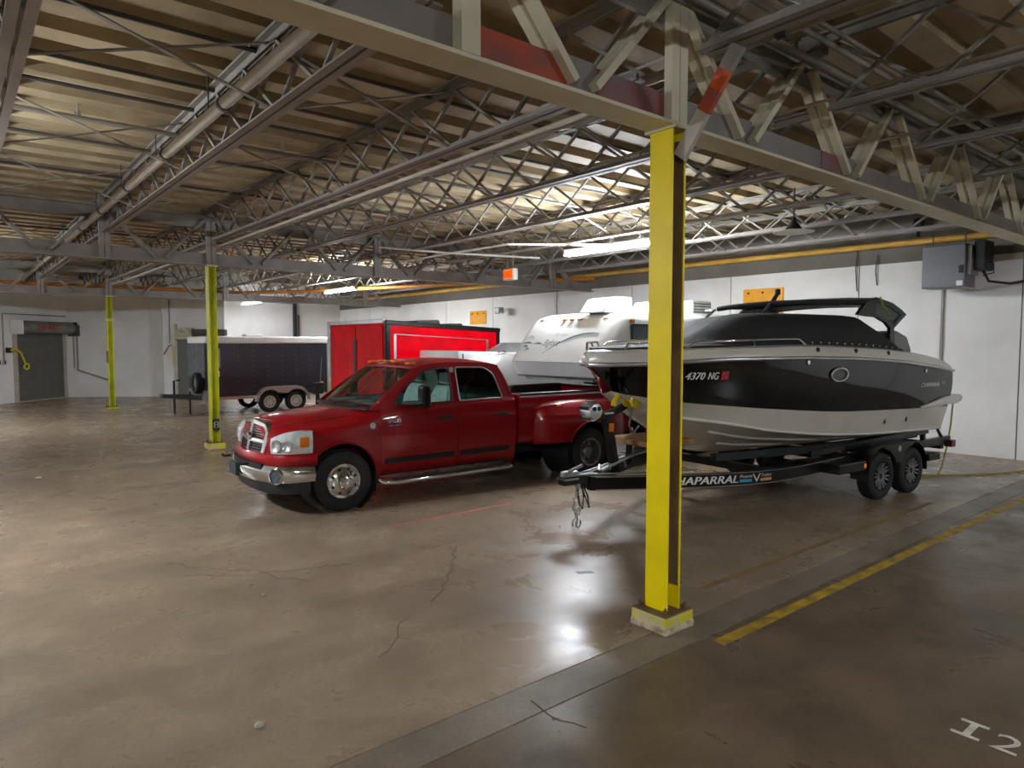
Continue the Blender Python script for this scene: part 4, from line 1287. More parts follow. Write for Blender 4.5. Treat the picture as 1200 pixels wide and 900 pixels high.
# lettering on the rail facing the lane
def on_rail(x0, z0, off=.040):
    return lambda x, y: (x0 + x, rail_pt(-1, x0 + x) - off, z0 + y)
text('rail_letters', 'CHAPARRAL', .135, on_rail(-3.93, .49), WHITE_PAINT, bt, width=.86, shear=.25, bold=.008)
text('rail_script', 'Phoenix', .055, on_rail(-3.04, .545), WHITE_PAINT, bt, width=.18, shear=.2)
text('rail_script', 'V', .15, on_rail(-2.86, .485), WHITE_PAINT, bt, width=.12)
text('rail_script', 'Trailers', .055, on_rail(-2.73, .545), WHITE_PAINT, bt, width=.17, shear=.2)
for x0, x1, m in ((-3.04, -2.87, mat('sky_blue', (60, 150, 190), .5)), (-2.74, -2.56, mat('ochre', (190, 150, 90), .5))):
    MB().slab([[on_rail(lerp(x0, x1, k / 4), z)(0, 0) for k in range(5)] for z in (.49, .525)], (0, .004, 0)).build('rail_decal', m, bt)
# bunks
for s_ in (-1, 1):
    MB().loft([[(x, s_ * y + dy, z + dz) for dy, dz in ((-.05, -.05), (.05, -.05), (.05, .04), (-.05, .04))] for x, y, z in ((-3.0, .45, .74), (-1.5, .62, .72), (0, .66, .72), (1.7, .66, .72))]).build('bunk', CANVAS_BK, bt)
    for x in (-2.2, -.6, 1.4):
        MB().box(x - .03, x + .03, s_ * .60 - .03, s_ * .60 + .03, .58, .70).build('bunk_post', BLACK, bt)
    MB().loft([[(x, s_ * y + dy, z + dz) for dy, dz in ((-.02, -.04), (.02, -.04), (.02, .04), (-.02, .04))] for x, y, z in ((-1.7, .98, .74), (0, 1.0, .79), (1.4, 1.0, .83))]).build('guide_rail', BLACK, bt)
    for x in (-.9, .3, 1.3):
        MB().box(x - .03, x + .03, s_ * .98 - .03, s_ * .98 + .03, .62, .80).build('guide_post', BLACK, bt)
# wheels, fenders
AX = (-.40, .44)
WR = .335
TY_B = tyre_mesh(.335, .21, .20)
rim_b = MB().lathe([(.203, .05), (.208, -.085), (.198, -.095), (.185, -.06), (.06, -.045), (.05, -.08), (0, -.082)], (0, 0, 0), 'y', 36, False).mesh('rim', BLACK, 40)
spoke = MB()
for dx in (-.014, .014):
    spoke.bar((dx * .6, -.075, .045), (dx * 2.2, -.086, .185), .014, .022, (0, 1, 0))
spoke = spoke.mesh('spoke', ALU)
for s_ in (-1, 1):
    for ax in AX:
        t = link('wheel', TY_B, bt)
        t.location = (ax, s_ * 1.155, WR)
        if s_ > 0: t.rotation_euler = (0, 0, math.pi)
        link('rim', rim_b, t)
        for k in range(8):
            o = link('spoke', spoke, t)
            o.rotation_euler = (0, 2 * math.pi * k / 8 + .2, 0)
    # tandem fender: two arcs joined
    prof_ = []
    R1 = .40
    for a in range(186, 89, -8): prof_.append((AX[0] + R1 * math.cos(R(a)), WR + .02 + R1 * math.sin(R(a))))
    for a in range(90, -7, -8): prof_.append((AX[1] + R1 * math.cos(R(a)), WR + .02 + R1 * math.sin(R(a))))
    rows = [[(u, s_ * y, z) for u, z in prof_] for y in (1.02, 1.15, 1.27)]
    fd = MB().slab(rows, (0, 0, .012)).build('fender', BLACK, bt, 40)
    # skirt between the wheels
    sk = [(AX[0] + .02, WR + .02 + R1)] + [(AX[0] + (R1 - .03) * math.cos(R(a)), WR + .02 + (R1 - .03) * math.sin(R(a))) for a in range(88, 20, -8)] + [(AX[1] + (R1 - .03) * math.cos(R(a)), WR + .02 + (R1 - .03) * math.sin(R(a))) for a in range(160, 90, -8)] + [(AX[1], WR + .02 + R1)]
    MB().prism(sk, 'y', min(s_ * 1.255, s_ * 1.27), max(s_ * 1.255, s_ * 1.27)).build('fender_skirt', BLACK, fd)
    MB().lathe([(0, -.004), (.045, -.004), (.045, .004), (0, .004)], (.02, s_ * 1.274, .70), 'y', 12).build('fender_badge', ALU, fd)
    # step pad ahead of the wheels
    MB().box(-1.50, -.84, min(s_ * 1.02, s_ * 1.27), max(s_ * 1.02, s_ * 1.27), .47, .60).build('step_box', BLACK, bt, bevel=.012)
    MB().box(-.92, -.86, s_ * 1.275 - .008, s_ * 1.275 + .008, .51, .57).build('side_marker', AMBER, bt)
    MB().box(.95, 1.30, s_ * 1.12 - .13, s_ * 1.12 + .13, .42, .52).build('rear_step', BLACK, bt, bevel=.01)
    MB().box(1.98, 2.12, s_ * 1.05 - .06, s_ * 1.05 + .06, .53, .64).build('tail_lamp', mat('tail_dark', (70, 12, 12), .3), bt, bevel=.01)
    MB().tube([(1.62, s_ * 1.0, .98), (1.75, s_ * 1.0, .80), (1.95, s_ * 1.0, .62)], .025, 6).build('transom_strap', BLACK_MATTE, bt)
MB().box(-1.5, 1.2, -.05, .05, .30, .40).build('axle_bar', BLACK, bt)
for ax in AX:
    MB().lathe([(.04, -1.1), (.04, 1.1)], (ax, 0, .335), 'y', 10).build('axle', BLACK, bt)

# ---- the speedboat
boat = empty('speedboat', BO, (0, 0, BR))
tag(boat, 'black and white speedboat with charcoal cover and folded tower', 'boat')
hx = [-4.72, -4.65, -4.4, -4.0, -3.5, -3.0, -2.0, -1.0, 0, 1.0, 1.75]
hy = [0.01, .2, .50, .78, .98, 1.10, 1.22, 1.27, 1.28, 1.25, 1.18]
sheerY = lambda x: sm(x, hx, hy)
sheerZ = lambda x: sm(x, [-4.72, -4.28, -4, -3.34, -2.4, -1.22, -.17, .58, 1.56, 1.75], [1.95, 1.965, 1.985, 2.015, 2.02, 2.0, 1.95, 1.89, 1.80, 1.78])
keelZ = lambda x: sm(x, [-4.72, -4.65, -4.34, -3.72, -3.1, -2.4, -1, 1.75], [1.945, 1.91, 1.60, 1.10, .80, .70, .66, .64])
def bnd(x):
    k = keelZ(x)
    z = max(k, sm(x, [-4.36, -3.9, -3.2, -2.65, -1.15, .6, 1.75], [1.60, 1.51, 1.44, 1.39, 1.285, 1.235, 1.21]))
    y = sm(x, [-4.36, -4.2, -3.9, -3.2, -2.65, -1.15, .6, 1.75], [0.0, .32, .66, .92, 1.03, 1.15, 1.16, 1.12])
    return (y, z)
def chn(x):
    k = keelZ(x)
    z = max(k, sm(x, [-4.10, -3.85, -3.1, -2.5, -1.1, 0, 1.75], [1.42, 1.33, 1.21, 1.10, .955, .90, .86]))
    y = sm(x, [-4.10, -3.95, -3.6, -3.1, -2.5, -1.1, 0, 1.75], [0.0, .30, .62, .82, .93, 1.03, 1.05, 1.03])
    return (min(y, bnd(x)[0]), z)
bxs = [-4.72, -4.70, -4.66, -4.6, -4.52, -4.44, -4.36, -4.28, -4.2, -4.1, -4.0, -3.9, -3.75, -3.6] + [-3.4 + .2 * i for i in range(26)] + [1.75]
def topside(x, q):
    (y0, z0), (y1, z1) = bnd(x), (sheerY(x), sheerZ(x))
    return lerp(y0, y1, q) + .03 * math.sin(math.pi * q) * min(1, max(0, (x + 4.6) / .8)), lerp(z0, z1, q)
def hullY(x, z):
    z0, z1 = bnd(x)[1], sheerZ(x)
    return topside(x, max(0, min(1, (z - z0) / (z1 - z0))))[0]
def strip(f, n, name, m):
    mb = MB()
    for s_ in (-1, 1):
        mb.grid([[(x, s_ * f(x, k / n)[0], f(x, k / n)[1]) for k in range(n + 1)] for x in bxs])
    return mb.build(name, m, boat, 28)
hull = strip(topside, 6, 'hull_topside', BLACK_GEL)
strip(lambda x, q: (lerp(chn(x)[0], bnd(x)[0], q), lerp(chn(x)[1], bnd(x)[1], q)), 3, 'hull_side', OFFWHITE)
def bott(x, q):
    y, z = chn(x)
    k = keelZ(x)
    return (y * q, lerp(k, z, q) - .0 * q)
strip(bott, 5, 'hull_bottom', OFFWHITE)
for s_ in (-1, 1):
    for f in (.38, .68):
        pts = [(x, s_ * bott(x, f)[0], bott(x, f)[1] - .004) for x in bxs if x > -3.7 + (1 - f) * 1.2]
        MB().tube(pts, .022, 6).build('spray_rail', OFFWHITE, boat, 60)
    pts = [(x, s_ * chn(x)[0], chn(x)[1]) for x in bxs if x > -3.9]
    MB().tube(pts, .020, 6).build('chine_rail', OFFWHITE, boat, 60)
    pts = [(x, s_ * (sheerY(x) + .012), sheerZ(x)) for x in bxs]
    MB().tube(pts, .026, 8).build('rub_rail', ALU, boat, 60)
# transom
tr = [(-chn(1.75)[0], chn(1.75)[1]), (0, keelZ(1.75)), (chn(1.75)[0], chn(1.75)[1]), (bnd(1.75)[0], bnd(1.75)[1]), (sheerY(1.75), sheerZ(1.75)), (-sheerY(1.75), sheerZ(1.75)), (-bnd(1.75)[0], bnd(1.75)[1])]
MB().prism(tr, 'x', 1.745, 1.76).build('transom', BLACK_GEL, boat)
MB().box(1.76, 2.05, -.22, .22, .45, 1.05).build('stern_drive', BLACK, boat, bevel=.06)
# deck moulding
dz_ = lambda x: sm(x, [-4.72, -4.66, -4.26, -3.78, -2.9, -2.07, -.67, 0, .58, 1.47, 1.75], [2.02, 2.10, 2.13, 2.14, 2.17, 2.185, 2.15, 2.11, 2.06, 1.95, 1.86])
mb = MB()
rows = []
for x in bxs:
    y, zs, zt = sheerY(x), sheerZ(x), dz_(x)
    yi = max(.005, y - .09 - .04 * (zt - zs))
    half = [(y, zs + .012), (y - .01, lerp(zs, zt, .45)), (y - .035 if y > .1 else y, lerp(zs, zt, .85)), (yi, zt), (yi * .80, zt + .006), (yi * .4, zt + .01), (0, zt + .012)]
    rows.append([(x, -a, b) for a, b in half] + [(x, a, b) for a, b in half[-2::-1]])
mb.grid(rows)
n_ = len(rows[0])
mb.add(rows[-1], [tuple(range(n_))])
mb.build('deck', OFFWHITE, boat, 35)
# swim platform
for_ = []
rings = []
for k in range(15):
    x = lerp(.80, 2.38, k / 14)
    t = k / 14
    yo = hullY(min(x, 1.75), 1.28) + .05 * min(1, t * 3) + (0 if x < 1.75 else 0)
    if x > 1.75: yo = hullY(1.75, 1.28) + .05 - .16 * ((x - 1.75) / .63) ** 3
    zt = lerp(1.25, 1.38, min(1, t * 2.2)) - .03 * max(0, t - .6)
    zb = zt - lerp(.03, .13, min(1, t * 2.5)) + (.07 * max(0, (t - .7) / .3))
    rings.append([(x, -yo, zb), (x, -yo - .02, (zb + zt) / 2), (x, -yo, zt), (x, yo, zt), (x, yo + .02, (zb + zt) / 2), (x, yo, zb)])
MB().loft(rings).build('swim_platform', OFFWHITE, boat, 40, bevel=.01)
# rails
def drail(xa, xb, inset, hgt, n=14):
    pts = []
    for k in range(n + 1):
        x = lerp(xa, xb, k / n)
        ramp_ = min(1, min(k, n - k) / 1.0)
        pts.append((x, -(sheerY(x) - inset), dz_(x) + .0 + hgt * ramp_))
    return pts
for s_ in (1, -1):
    for xa, xb, h_ in ((-4.46, -3.95, .085), (-3.86, -2.05, .075)):
        pts = [(a, b * s_, c) for a, b, c in drail(xa, xb, .12 if xa > -4 else .10, h_)]
        rl = MB().tube(pts, .014, 8).build('bow_rail' if xa < -4 else 'grab_rail', CHROME, boat, 60)
        q = pts[7]
        MB().tube([q, (q[0] + .04, q[1], q[2] - h_)], .011, 6).build('rail_post', CHROME, rl)
# mooring cover
cx_ = [-3.36, -3.22, -3.05, -2.88, -2.68, -2.4, -1.6, -.7, -.35, 0, .30]
ct = [2.19, 2.25, 2.36, 2.46, 2.55, 2.58, 2.60, 2.60, 2.45, 2.28, 2.13]
ci = [.60, .70, .78, .80, .82, .83, .83, .83, .88, .93, .95]
def cover_ring(x):
    y = sheerY(x) - .13
    zt, k = sm(x, cx_, ct), sm(x, cx_, ci)
    z0 = dz_(x) + .004
    half = [(y, z0), (lerp(y, y * k, .5) + .01, lerp(z0, zt, .52)), (y * k, lerp(z0, zt, .93)), (y * k * .8, zt), (y * k * .4, zt + .02), (0, zt + .03)]
    sag = max(.12, min(1, (x + 3.0) / 1.2)) if x < -1.8 else 1.0      # canvas sags on the side away from the lane
    return [(x, -a, b) for a, b in half[:-1]] + [(x, 0, lerp(z0 + .05, half[-1][1], (1 + sag) / 2))] + [(x, a, lerp(z0, b, sag)) for a, b in half[-2::-1]]
def cover(name, xa, xb, m, n):
    rings = [cover_ring(lerp(xa, xb, k / n)) for k in range(n + 1)]
    mb = MB().grid(rings)
    for r_ in (rings[0], rings[-1]):
        mb.add(r_, [tuple(range(len(r_)))])
    return mb.build(name, m, boat, 50)
cover('windscreen_cover', -3.36, -2.62, CANVAS_BK, 10)
cover('cockpit_cover', -2.62, .30, CANVAS_BK, 24)
MB().slab([[(x, y * (sheerY(x) - .15), dz_(x) + .03 + (.05 if y < 0 else .02) * (1 - y * y) * max(0, 1 - abs((x + 3.7) / .5))) for y in (-1, -.7, -.35, 0, .35, .7, 1)] for x in (-4.5, -4.2, -3.9, -3.6, -3.3)], (0, 0, -.02)).build('bow_cover', CANVAS_BK, boat, 50)
for k in range(14):
    x = -1.9 + k * .17
    MB().lathe([(.012, 0), (.012, .01)], (x, -(sheerY(x) - .125), dz_(x) + .03), 'y', 6).build('cover_snap', ALU, boat)
for x in (-1.95, -1.15, -.35):
    MB().lathe([(.03, 0), (.03, .02)], (x, -(sheerY(x) - .005), lerp(sheerZ(x), dz_(x), .62)), 'y', 8).build('deck_fitting', BLACK_MATTE, boat)
# canopy and tower
rows = []
for k in range(9):
    x = lerp(-1.22, -.20, k / 8)
    z = sm(x, [-1.22, -.7, -.2], [2.785, 2.80, 2.84])
    rows.append([(x + .05 * y * y, y * 1.02, z - .03 * (1 - y) / 2 * 0 + .04 * (1 - y * y)) for y in (-1, -.8, -.5, 0, .5, .8, 1)])
cn = MB().slab(rows, (0, 0, -.045)).build('canopy', CANVAS_BK, boat, 40)
MB().tube([(q[0], q[1], q[2] - .035) for q in rows[0]], .038, 8).build('canopy_roll', CANVAS_BK, cn, 60)
MB().tube([(-1.46, 0, 2.60), (-1.22, 0, 2.80), (-1.10, 0, 2.93)], .03, 8).build('canopy_strut', CANVAS, boat)
MB().lathe([(.0, -.05), (.04, -.035), (.04, .035), (0, .05)], (-1.09, 0, 2.96), 'z', 10).build('strut_knob', BLACK_MATTE, boat)
MB().tube([(-2.62, .02, 2.56), (-2.42, .05, 2.66), (-2.30, .3, 2.66)], .018, 6).build('windscreen_frame', ALU, boat)
TOWER = mat('tower_dark', (34, 40, 38), .35, var=.1)
MESH_G = mat('tower_mesh', (92, 100, 98), .5, var=.1)
for s_ in (-1, 1):
    out_ = [(-.01, 2.06), (.15, 2.06), (.16, 2.42), (.55, 2.63), (.42, 2.70), (.18, 2.79), (-.25, 2.86), (-.50, 2.80), (-.78, 2.60), (-.55, 2.58), (-.30, 2.575), (-.05, 2.50), (.06, 2.42)]
    hole_ = rpoly([(-.32, 2.62), (.0, 2.56), (.16, 2.50), (.38, 2.62), (.10, 2.73), (-.26, 2.79)], .03, 3)
    mf = lambda u, z, s_=s_: (u, s_ * (1.10 - .10 * (z - 2.1)), z)
    tw = MB().plate(out_, [hole_], mf, (0, -s_ * .05, 0)).build('tower_side', TOWER, boat, bevel=.012)
    mg = lambda u, z, s_=s_: (u, s_ * (1.08 - .10 * (z - 2.1)), z)
    MB().plate(hole_, [], mg, (0, -s_ * .012, 0)).build('tower_panel', MESH_G, tw)
    MB().tube([(-.02, s_ * 1.09, 2.60), (-.18, s_ * 1.08, 2.74), (-.25, s_ * 1.07, 2.86)], .012, 6).build('tower_edge', mat('lime_edge', (150, 170, 60), .5), tw)
MB().slab([[(x, y, z + .04 * (1 - y * y)) for y in (-1.02, -.6, 0, .6, 1.02)] for x, z in ((-.50, 2.79), (-.25, 2.85), (.0, 2.82), (.2, 2.77))], (0, 0, -.05)).build('tower_top', TOWER, boat, 40)
MB().loft([[(x, y * .95, z) for y, z in ((-1, 2.04), (1, 2.04), (1, zt), (-1, zt))] for x, zt in ((.36, 2.36), (.50, 2.39), (.78, 2.31), (.92, 2.10))]).build('stern_cover', mat('grey_vinyl', (126, 128, 128), .6), boat, bevel=.03)
# lettering and fittings on the hull
def on_hull(x0, z0, off=.006):
    return lambda x, y: (x0 + x, -(hullY(x0 + x, z0 + y) + off), z0 + y)
text('registration', 'NC', .12, on_hull(-4.14, 1.78), WHITE_PAINT, hull, width=.165, shear=.2, bold=.006)
text('registration', '4370', .12, on_hull(-3.915, 1.78), WHITE_PAINT, hull, width=.215, shear=.2, bold=.006)
text('registration', 'NG', .12, on_hull(-3.66, 1.78), WHITE_PAINT, hull, width=.13, shear=.2, bold=.006)
MB().slab([[on_hull(x, z)(0, 0) for x in (-3.49, -3.40)] for z in (1.775, 1.87)], (0, .004, 0)).build('registration_sticker', mat('sticker_red', (200, 50, 56), .5, var=.2, scale=40), hull)
text('hull_logo', 'CHAPARRAL', .095, on_hull(.62, 1.555), WHITE_PAINT, hull, width=.62, shear=.25, bold=.005)
text('hull_logo', '216', .07, on_hull(1.30, 1.58), WHITE_PAINT, hull, width=.13, shear=.25)
pc = on_hull(-1.52, 1.80)
el = [on_hull(-1.52 + .17 * math.cos(t), 1.795 + .085 * math.sin(t), .012)(0, 0) for t in [2 * math.pi * k / 28 for k in range(28)]]
po = MB().tube(el, .016, 8, closed=True).build('porthole_ring', CHROME, hull, 60)
MB().add([on_hull(-1.52 + .165 * math.cos(t), 1.795 + .08 * math.sin(t), .006)(0, 0) for t in [2 * math.pi * k / 28 for k in range(28)]], [tuple(range(28))]).build('porthole_glass', mat('porthole_glass', (40, 48, 48), .08), po)
for x, z in ((-2.15, 1.965), (.72, 1.80)):
    MB().lathe([(.0, -.01), (.028, -.008), (.028, .01), (0, .01)], on_hull(x, z, .004)(0, 0), 'y', 12).build('hull_fitting', CHROME, hull)
for x, z in ((-.10, 1.08), (.50, 1.08)):
    y_ = lerp(chn(x)[0], bnd(x)[0], (z - chn(x)[1]) / (bnd(x)[1] - chn(x)[1]))
    MB().box(x - .018, x + .018, -y_ - .012, -y_ + .005, z - .035, z + .035).build('drain_fitting', BLACK_MATTE, boat, bevel=.006)
# yellow rope from the stern and along the floor
rp = tag(MB().tube([(8.38, .74, 1.22), (8.36, .75, .9), (8.30, .78, .5), (8.24, .82, .2), (8.2, .86, .03), (8.0, .95, .015), (7.85, 1.1, .015), (8.1, 1.15, .015), (8.4, .9, .015), (9.2, .4, .015), (10.6, -.1, .015)], .013, 6).build('rope', mat('rope_yellow', (150, 136, 40), .7)), 'yellow rope hanging from the swim platform onto the floor', 'rope')

# ------------------------------------------------------------------ white fifth-wheel camper behind the pickup
fw_ = empty('fifth_wheel_camper', (4.22, 5.95, 0))
tag(fw_, 'white camper trailer with a raised nose hanging over the pickup bed', 'camper')
LEN = 6.55
def plan(xf, xb, hw, rf, rb=.08, n=6):
    pts = []
    for cx, cy, r_, a0 in ((xf + rf, -hw + rf, rf, 270), (xf + rf, hw - rf, rf, 180)):
        for k in range(n + 1):
            a = R(a0 - 90 * k / n) if a0 == 270 else R(a0 - 90 * k / n)
            pts.append((cx + r_ * math.cos(a), cy + r_ * math.sin(a)))
    return pts + [(xb, hw), (xb, -hw)]
XF = lambda z: interp(z, [1.57, 1.61, 1.87, 2.20, 2.50, 2.65, 2.72, 2.77, 2.80], [.16, .10, .0, .24, .48, .62, .74, .95, 1.3])
rings = []
for z, dw in ((1.57, .03), (1.61, 0), (1.75, 0), (1.87, 0), (2.05, 0), (2.2, 0), (2.35, .0), (2.5, .01), (2.6, .02), (2.65, .03), (2.70, .06), (2.74, .10), (2.77, .18), (2.80, .32)):
    rings.append([(x, y, z) for x, y in plan(XF(z), LEN - dw, 1.2 - dw, .22)])
cap_ = MB().loft(rings).build('camper_shell', WHITE_GEL, fw_, 35)
MB().box(2.35, LEN, -1.19, 1.19, .62, 1.60).build('lower_body', WHITE_GEL, fw_, bevel=.04)
MB().box(.30, 2.35, -1.0, 1.0, 1.545, 1.572).build('nose_underside', STEEL, fw_)
MB().box(1.05, 1.35, -.15, .15, 1.42, 1.56).build('pin_box', BLACK_MATTE, fw_, bevel=.02)
MB().box(.22, .40, -.9, .9, 1.52, 1.56).build('nose_bracket', GALV, fw_)
for s_ in (-1, 1):
    MB().bar((2.6, s_ * .8, 0), (2.6, s_ * .8, .65), .08, .08).build('landing_leg', GALV, fw_)
GREY_D = mat('decal_grey', (100, 112, 112), .5)
GREY_L = mat('decal_light', (168, 176, 176), .5)
def on_nose(y0, z0, off=.006):
    return lambda x, y: (XF(z0 + y) - off, y0 - x, z0 + y)
text('nose_lettering', 'Bigfoot', .17, on_nose(.40, 2.16), GREY_D, cap_, width=.42, shear=.35)
text('nose_lettering', 'fifth wheel', .10, on_nose(.22, 2.34), GREY_L, cap_, width=.36, shear=.35)
def swoosh(pts_lo, pts_hi, m):
    rows = [[on_nose(y, z)(0, 0) for y, z in pts_lo], [on_nose(y, z)(0, 0) for y, z in pts_hi]]
    MB().slab(rows, (.005, 0, 0)).build('nose_stripe', m, cap_)
lo, hi = [], []
for k in range(19):
    t = k / 18
    y = lerp(.30, -.90, t)
    z = 2.00 + .38 * math.sin(t * math.pi * .55) ** .8
    lo.append((y, z)); hi.append((y, z + .008 + .028 * math.sin(math.pi * t)))
swoosh(lo, hi, GREY_D)
swoosh([(y, z - .035) for y, z in lo[6:]], [(y, z - .02) for y, z in lo[6:]], GREY_L)
for (ya, za, yb, zb) in ((1.0, 2.20, .72, 2.20), (.95, 2.14, .80, 2.13), (.86, 2.06, .74, 2.10), (.70, 2.19, .42, 2.185)):
    swoosh([(lerp(ya, yb, k / 4), lerp(za, zb, k / 4)) for k in range(5)], [(lerp(ya, yb, k / 4), lerp(za, zb, k / 4) + .035 * math.sin(math.pi * k / 4) + .004) for k in range(5)], GREY_D)
swoosh([(.98, 2.30), (.86, 2.30), (.74, 2.31)], [(.98, 2.305), (.86, 2.37), (.74, 2.315)], GREY_L)
swoosh([(y, 1.855) for y in (.95, 0, -.95)], [(y, 1.862) for y in (.95, 0, -.95)], GREY_L)
for y in (.86, .20, .0, -.20, -.84):
    MB().box(-.03, .03, -.05, .05, -.018, .018).build('marker_lamp', AMBER, fw_, bevel=.01).location = (XF(2.645) - .01 + (.03 if abs(y) > .5 else 0), y, 2.645)
MB().box(-.06, .06, -.015, .015, -.03, .03).build('marker_lamp', AMBER, fw_, bevel=.01).location = (.92, -1.185, 2.60)
wdw = MB().prism(rpoly([(.86, 2.12), (1.95, 2.12), (1.95, 2.55), (.86, 2.55)], .06), 'y', -1.215, -1.195).build('side_window', mat('window_frame_dark', (30, 44, 56), .4), fw_)
MB().prism(rpoly([(.92, 2.17), (1.90, 2.17), (1.90, 2.50), (.92, 2.50)], .04), 'y', -1.22, -1.214).build('window_pane', mat('pane_grey', (86, 100, 106), .08), wdw)
for x0, x1, y0_, y1_, h_ in ((.62, 1.42, -.75, -.15, .27), (1.98, 2.75, -.75, -.15, .25)):
    pr = [(x0, 2.76), (x0 + .06, 2.84), (x0 + .22, 2.79 + h_ * .85), (x0 + .42, 2.79 + h_), (x1 - .03, 2.79 + h_), (x1, 2.79 + h_ * .9), (x1, 2.76)]
    MB().prism(pr, 'y', y0_, y1_).build('roof_vent', WHITE_GEL, fw_, 30, bevel=.02)
ac = MB().box(3.75, 4.45, -.4, .3, 2.80, 3.12).build('air_conditioner', mat('ac_grey', (190, 192, 188), .5), fw_, bevel=.04)
for k in range(4):
    MB().box(3.80, 4.40, -.405, -.398, 2.86 + k * .06, 2.88 + k * .06).build('grille_slat', STEEL_DK, ac)
def plain_wheels(root, xs, ys, r, wd, rim_m, nl=6):
    tm = tyre_mesh(r, wd, r * .58)
    rm_ = MB().lathe([(r * .59, .05), (r * .6, -wd * .38), (r * .55, -wd * .42), (r * .50, -wd * .22), (r * .2, -wd * .30), (0, -wd * .30)], (0, 0, 0), 'y', 28, False).mesh('rim', rim_m, 40)
    for y in ys:
        for x in xs:
            t = link('wheel', tm, root)
            t.location = (x, y, r)
            if y > 0: t.rotation_euler = (0, 0, math.pi)
            link('rim', rm_, t)
            for k in range(8):
                a = 2 * math.pi * k / 8
                o = MB().lathe([(0, -.004), (r * .055, -.004), (r * .055, .02), (0, .02)], (0, 0, 0), 'y', 8).build('rim_slot', BLACK, t)
                o.location = (r * .36 * math.cos(a), -wd * .265, r * .36 * math.sin(a))
plain_wheels(fw_, (4.0, 4.75), (-1.05, 1.05), .36, .2, GALV)
MB().box(2.5, 6.4, -.7, .7, .45, .63).build('chassis', BLACK_MATTE, fw_)

# ------------------------------------------------------------------ red box trailer behind the pickup
rt_ = empty('cargo_trailer', (2.90, 9.60, 0), (0, 0, R(1.0)))
tag(rt_, 'glossy red box trailer with black and silver trim behind the pickup', 'trailer')
RL, RW = 3.05, 2.72
tl = lambda x: 2.66 - .043 * x          # the roof line falls towards the nose
pr = [(0, .42), (RL, .30), (RL, tl(RL)), (0, tl(0))]
MB().prism(pr, 'y', 0, RW).build('box_body', RED_TR, rt_)
for (a, b, nm) in (((0, 0), (0, 1), 'corner_post'), ((1, 0), (1, 1), 'corner_post')):
    x = a[0] * RL
    MB().box(x - .05 if x else -.02, x + .04 if x else .10, -.035, .05, .35, tl(x) + .01).build('corner_post', BLACK, rt_, bevel=.02)
MB().bar((-.02, -.01, tl(0) - .01), (RL + .04, -.01, tl(RL) - .01), .08, .10).build('roof_rail', BLACK, rt_, bevel=.015)
MB().bar((-.02, -.01, .46), (RL + .04, -.01, .34), .06, .10).build('bottom_rail', BLACK, rt_)
for (p0, p1) in (((.22, 2.40), (2.72, 2.285)), ((.22, .9), (.22, 2.40)), ((2.72, .8), (2.72, 2.285)), ((.22, .9), (2.72, .8))):
    MB().bar((p0[0], -.004, p0[1]), (p1[0], -.004, p1[1]), .012, .055, (0, 1, 0) if p0[0] != p1[0] else (1, 0, 0)).build('pinstripe_frame', ALU, rt_)
# end face towards -x: silver trimmed doors
MB().box(-.03, .02, RW - .07, RW + .02, .2, tl(0) + .06).build('silver_post', ALU, rt_, bevel=.01)
MB().box(-.03, .01, RW - .16, RW - .07, .4, tl(0)).build('tread_strip', mat('tread_plate', (190, 192, 194), .25, metal=.8, var=.2, scale=30, bump=.6, bscale=60), rt_)
MB().box(-.04, .02, RW - .13, RW - .09, .5, 1.35).build('reflective_strip', STRAP, rt_)
MB().box(-.03, .02, .06, RW, tl(0) - .03, tl(0) + .06).build('header_rail', ALU, rt_, bevel=.01)
for y0_, y1_ in ((.10, 1.30), (1.33, RW - .18)):
    d = MB().box(-.025, -.005, y0_, y1_, .5, tl(0) - .06).build('end_door', RED_TR, rt_, bevel=.008)
    MB().box(-.05, -.025, (y1_ if y0_ < 1 else y0_) - .05, (y1_ if y0_ < 1 else y0_) + .03, .7, 2.3).build('door_bar', STEEL_DK, d)
vb = MB().prism(rpoly([(.9, 2.60), (1.0, 2.72), (1.55, 2.74), (1.62, 2.60)], .03), 'y', .3, .9).build('roof_vent', STEEL_DK, rt_, bevel=.02)
MB().prism(rpoly([(1.62, 2.58), (1.75, 2.66), (2.2, 2.67), (2.25, 2.60), (1.9, 2.56)], .03), 'y', .3, .8).build('roof_vent', STEEL_DK, rt_, bevel=.02)
plain_wheels(rt_, (1.3, 2.1), (.14,), .33, .2, ALU)
plain_wheels(rt_, (1.3, 2.1), (RW - .14,), .33, .2, ALU)
for s_ in (0, 1):
    MB().bar((RL, .3 + s_ * (RW - .6), .36), (RL + 1.2, RW / 2, .42), .06, .10).build('tongue', BLACK, rt_)
MB().bar((RL + 1.1, RW / 2, 0), (RL + 1.1, RW / 2, .75), .06, .06).build('tongue_jack', GALV, rt_)

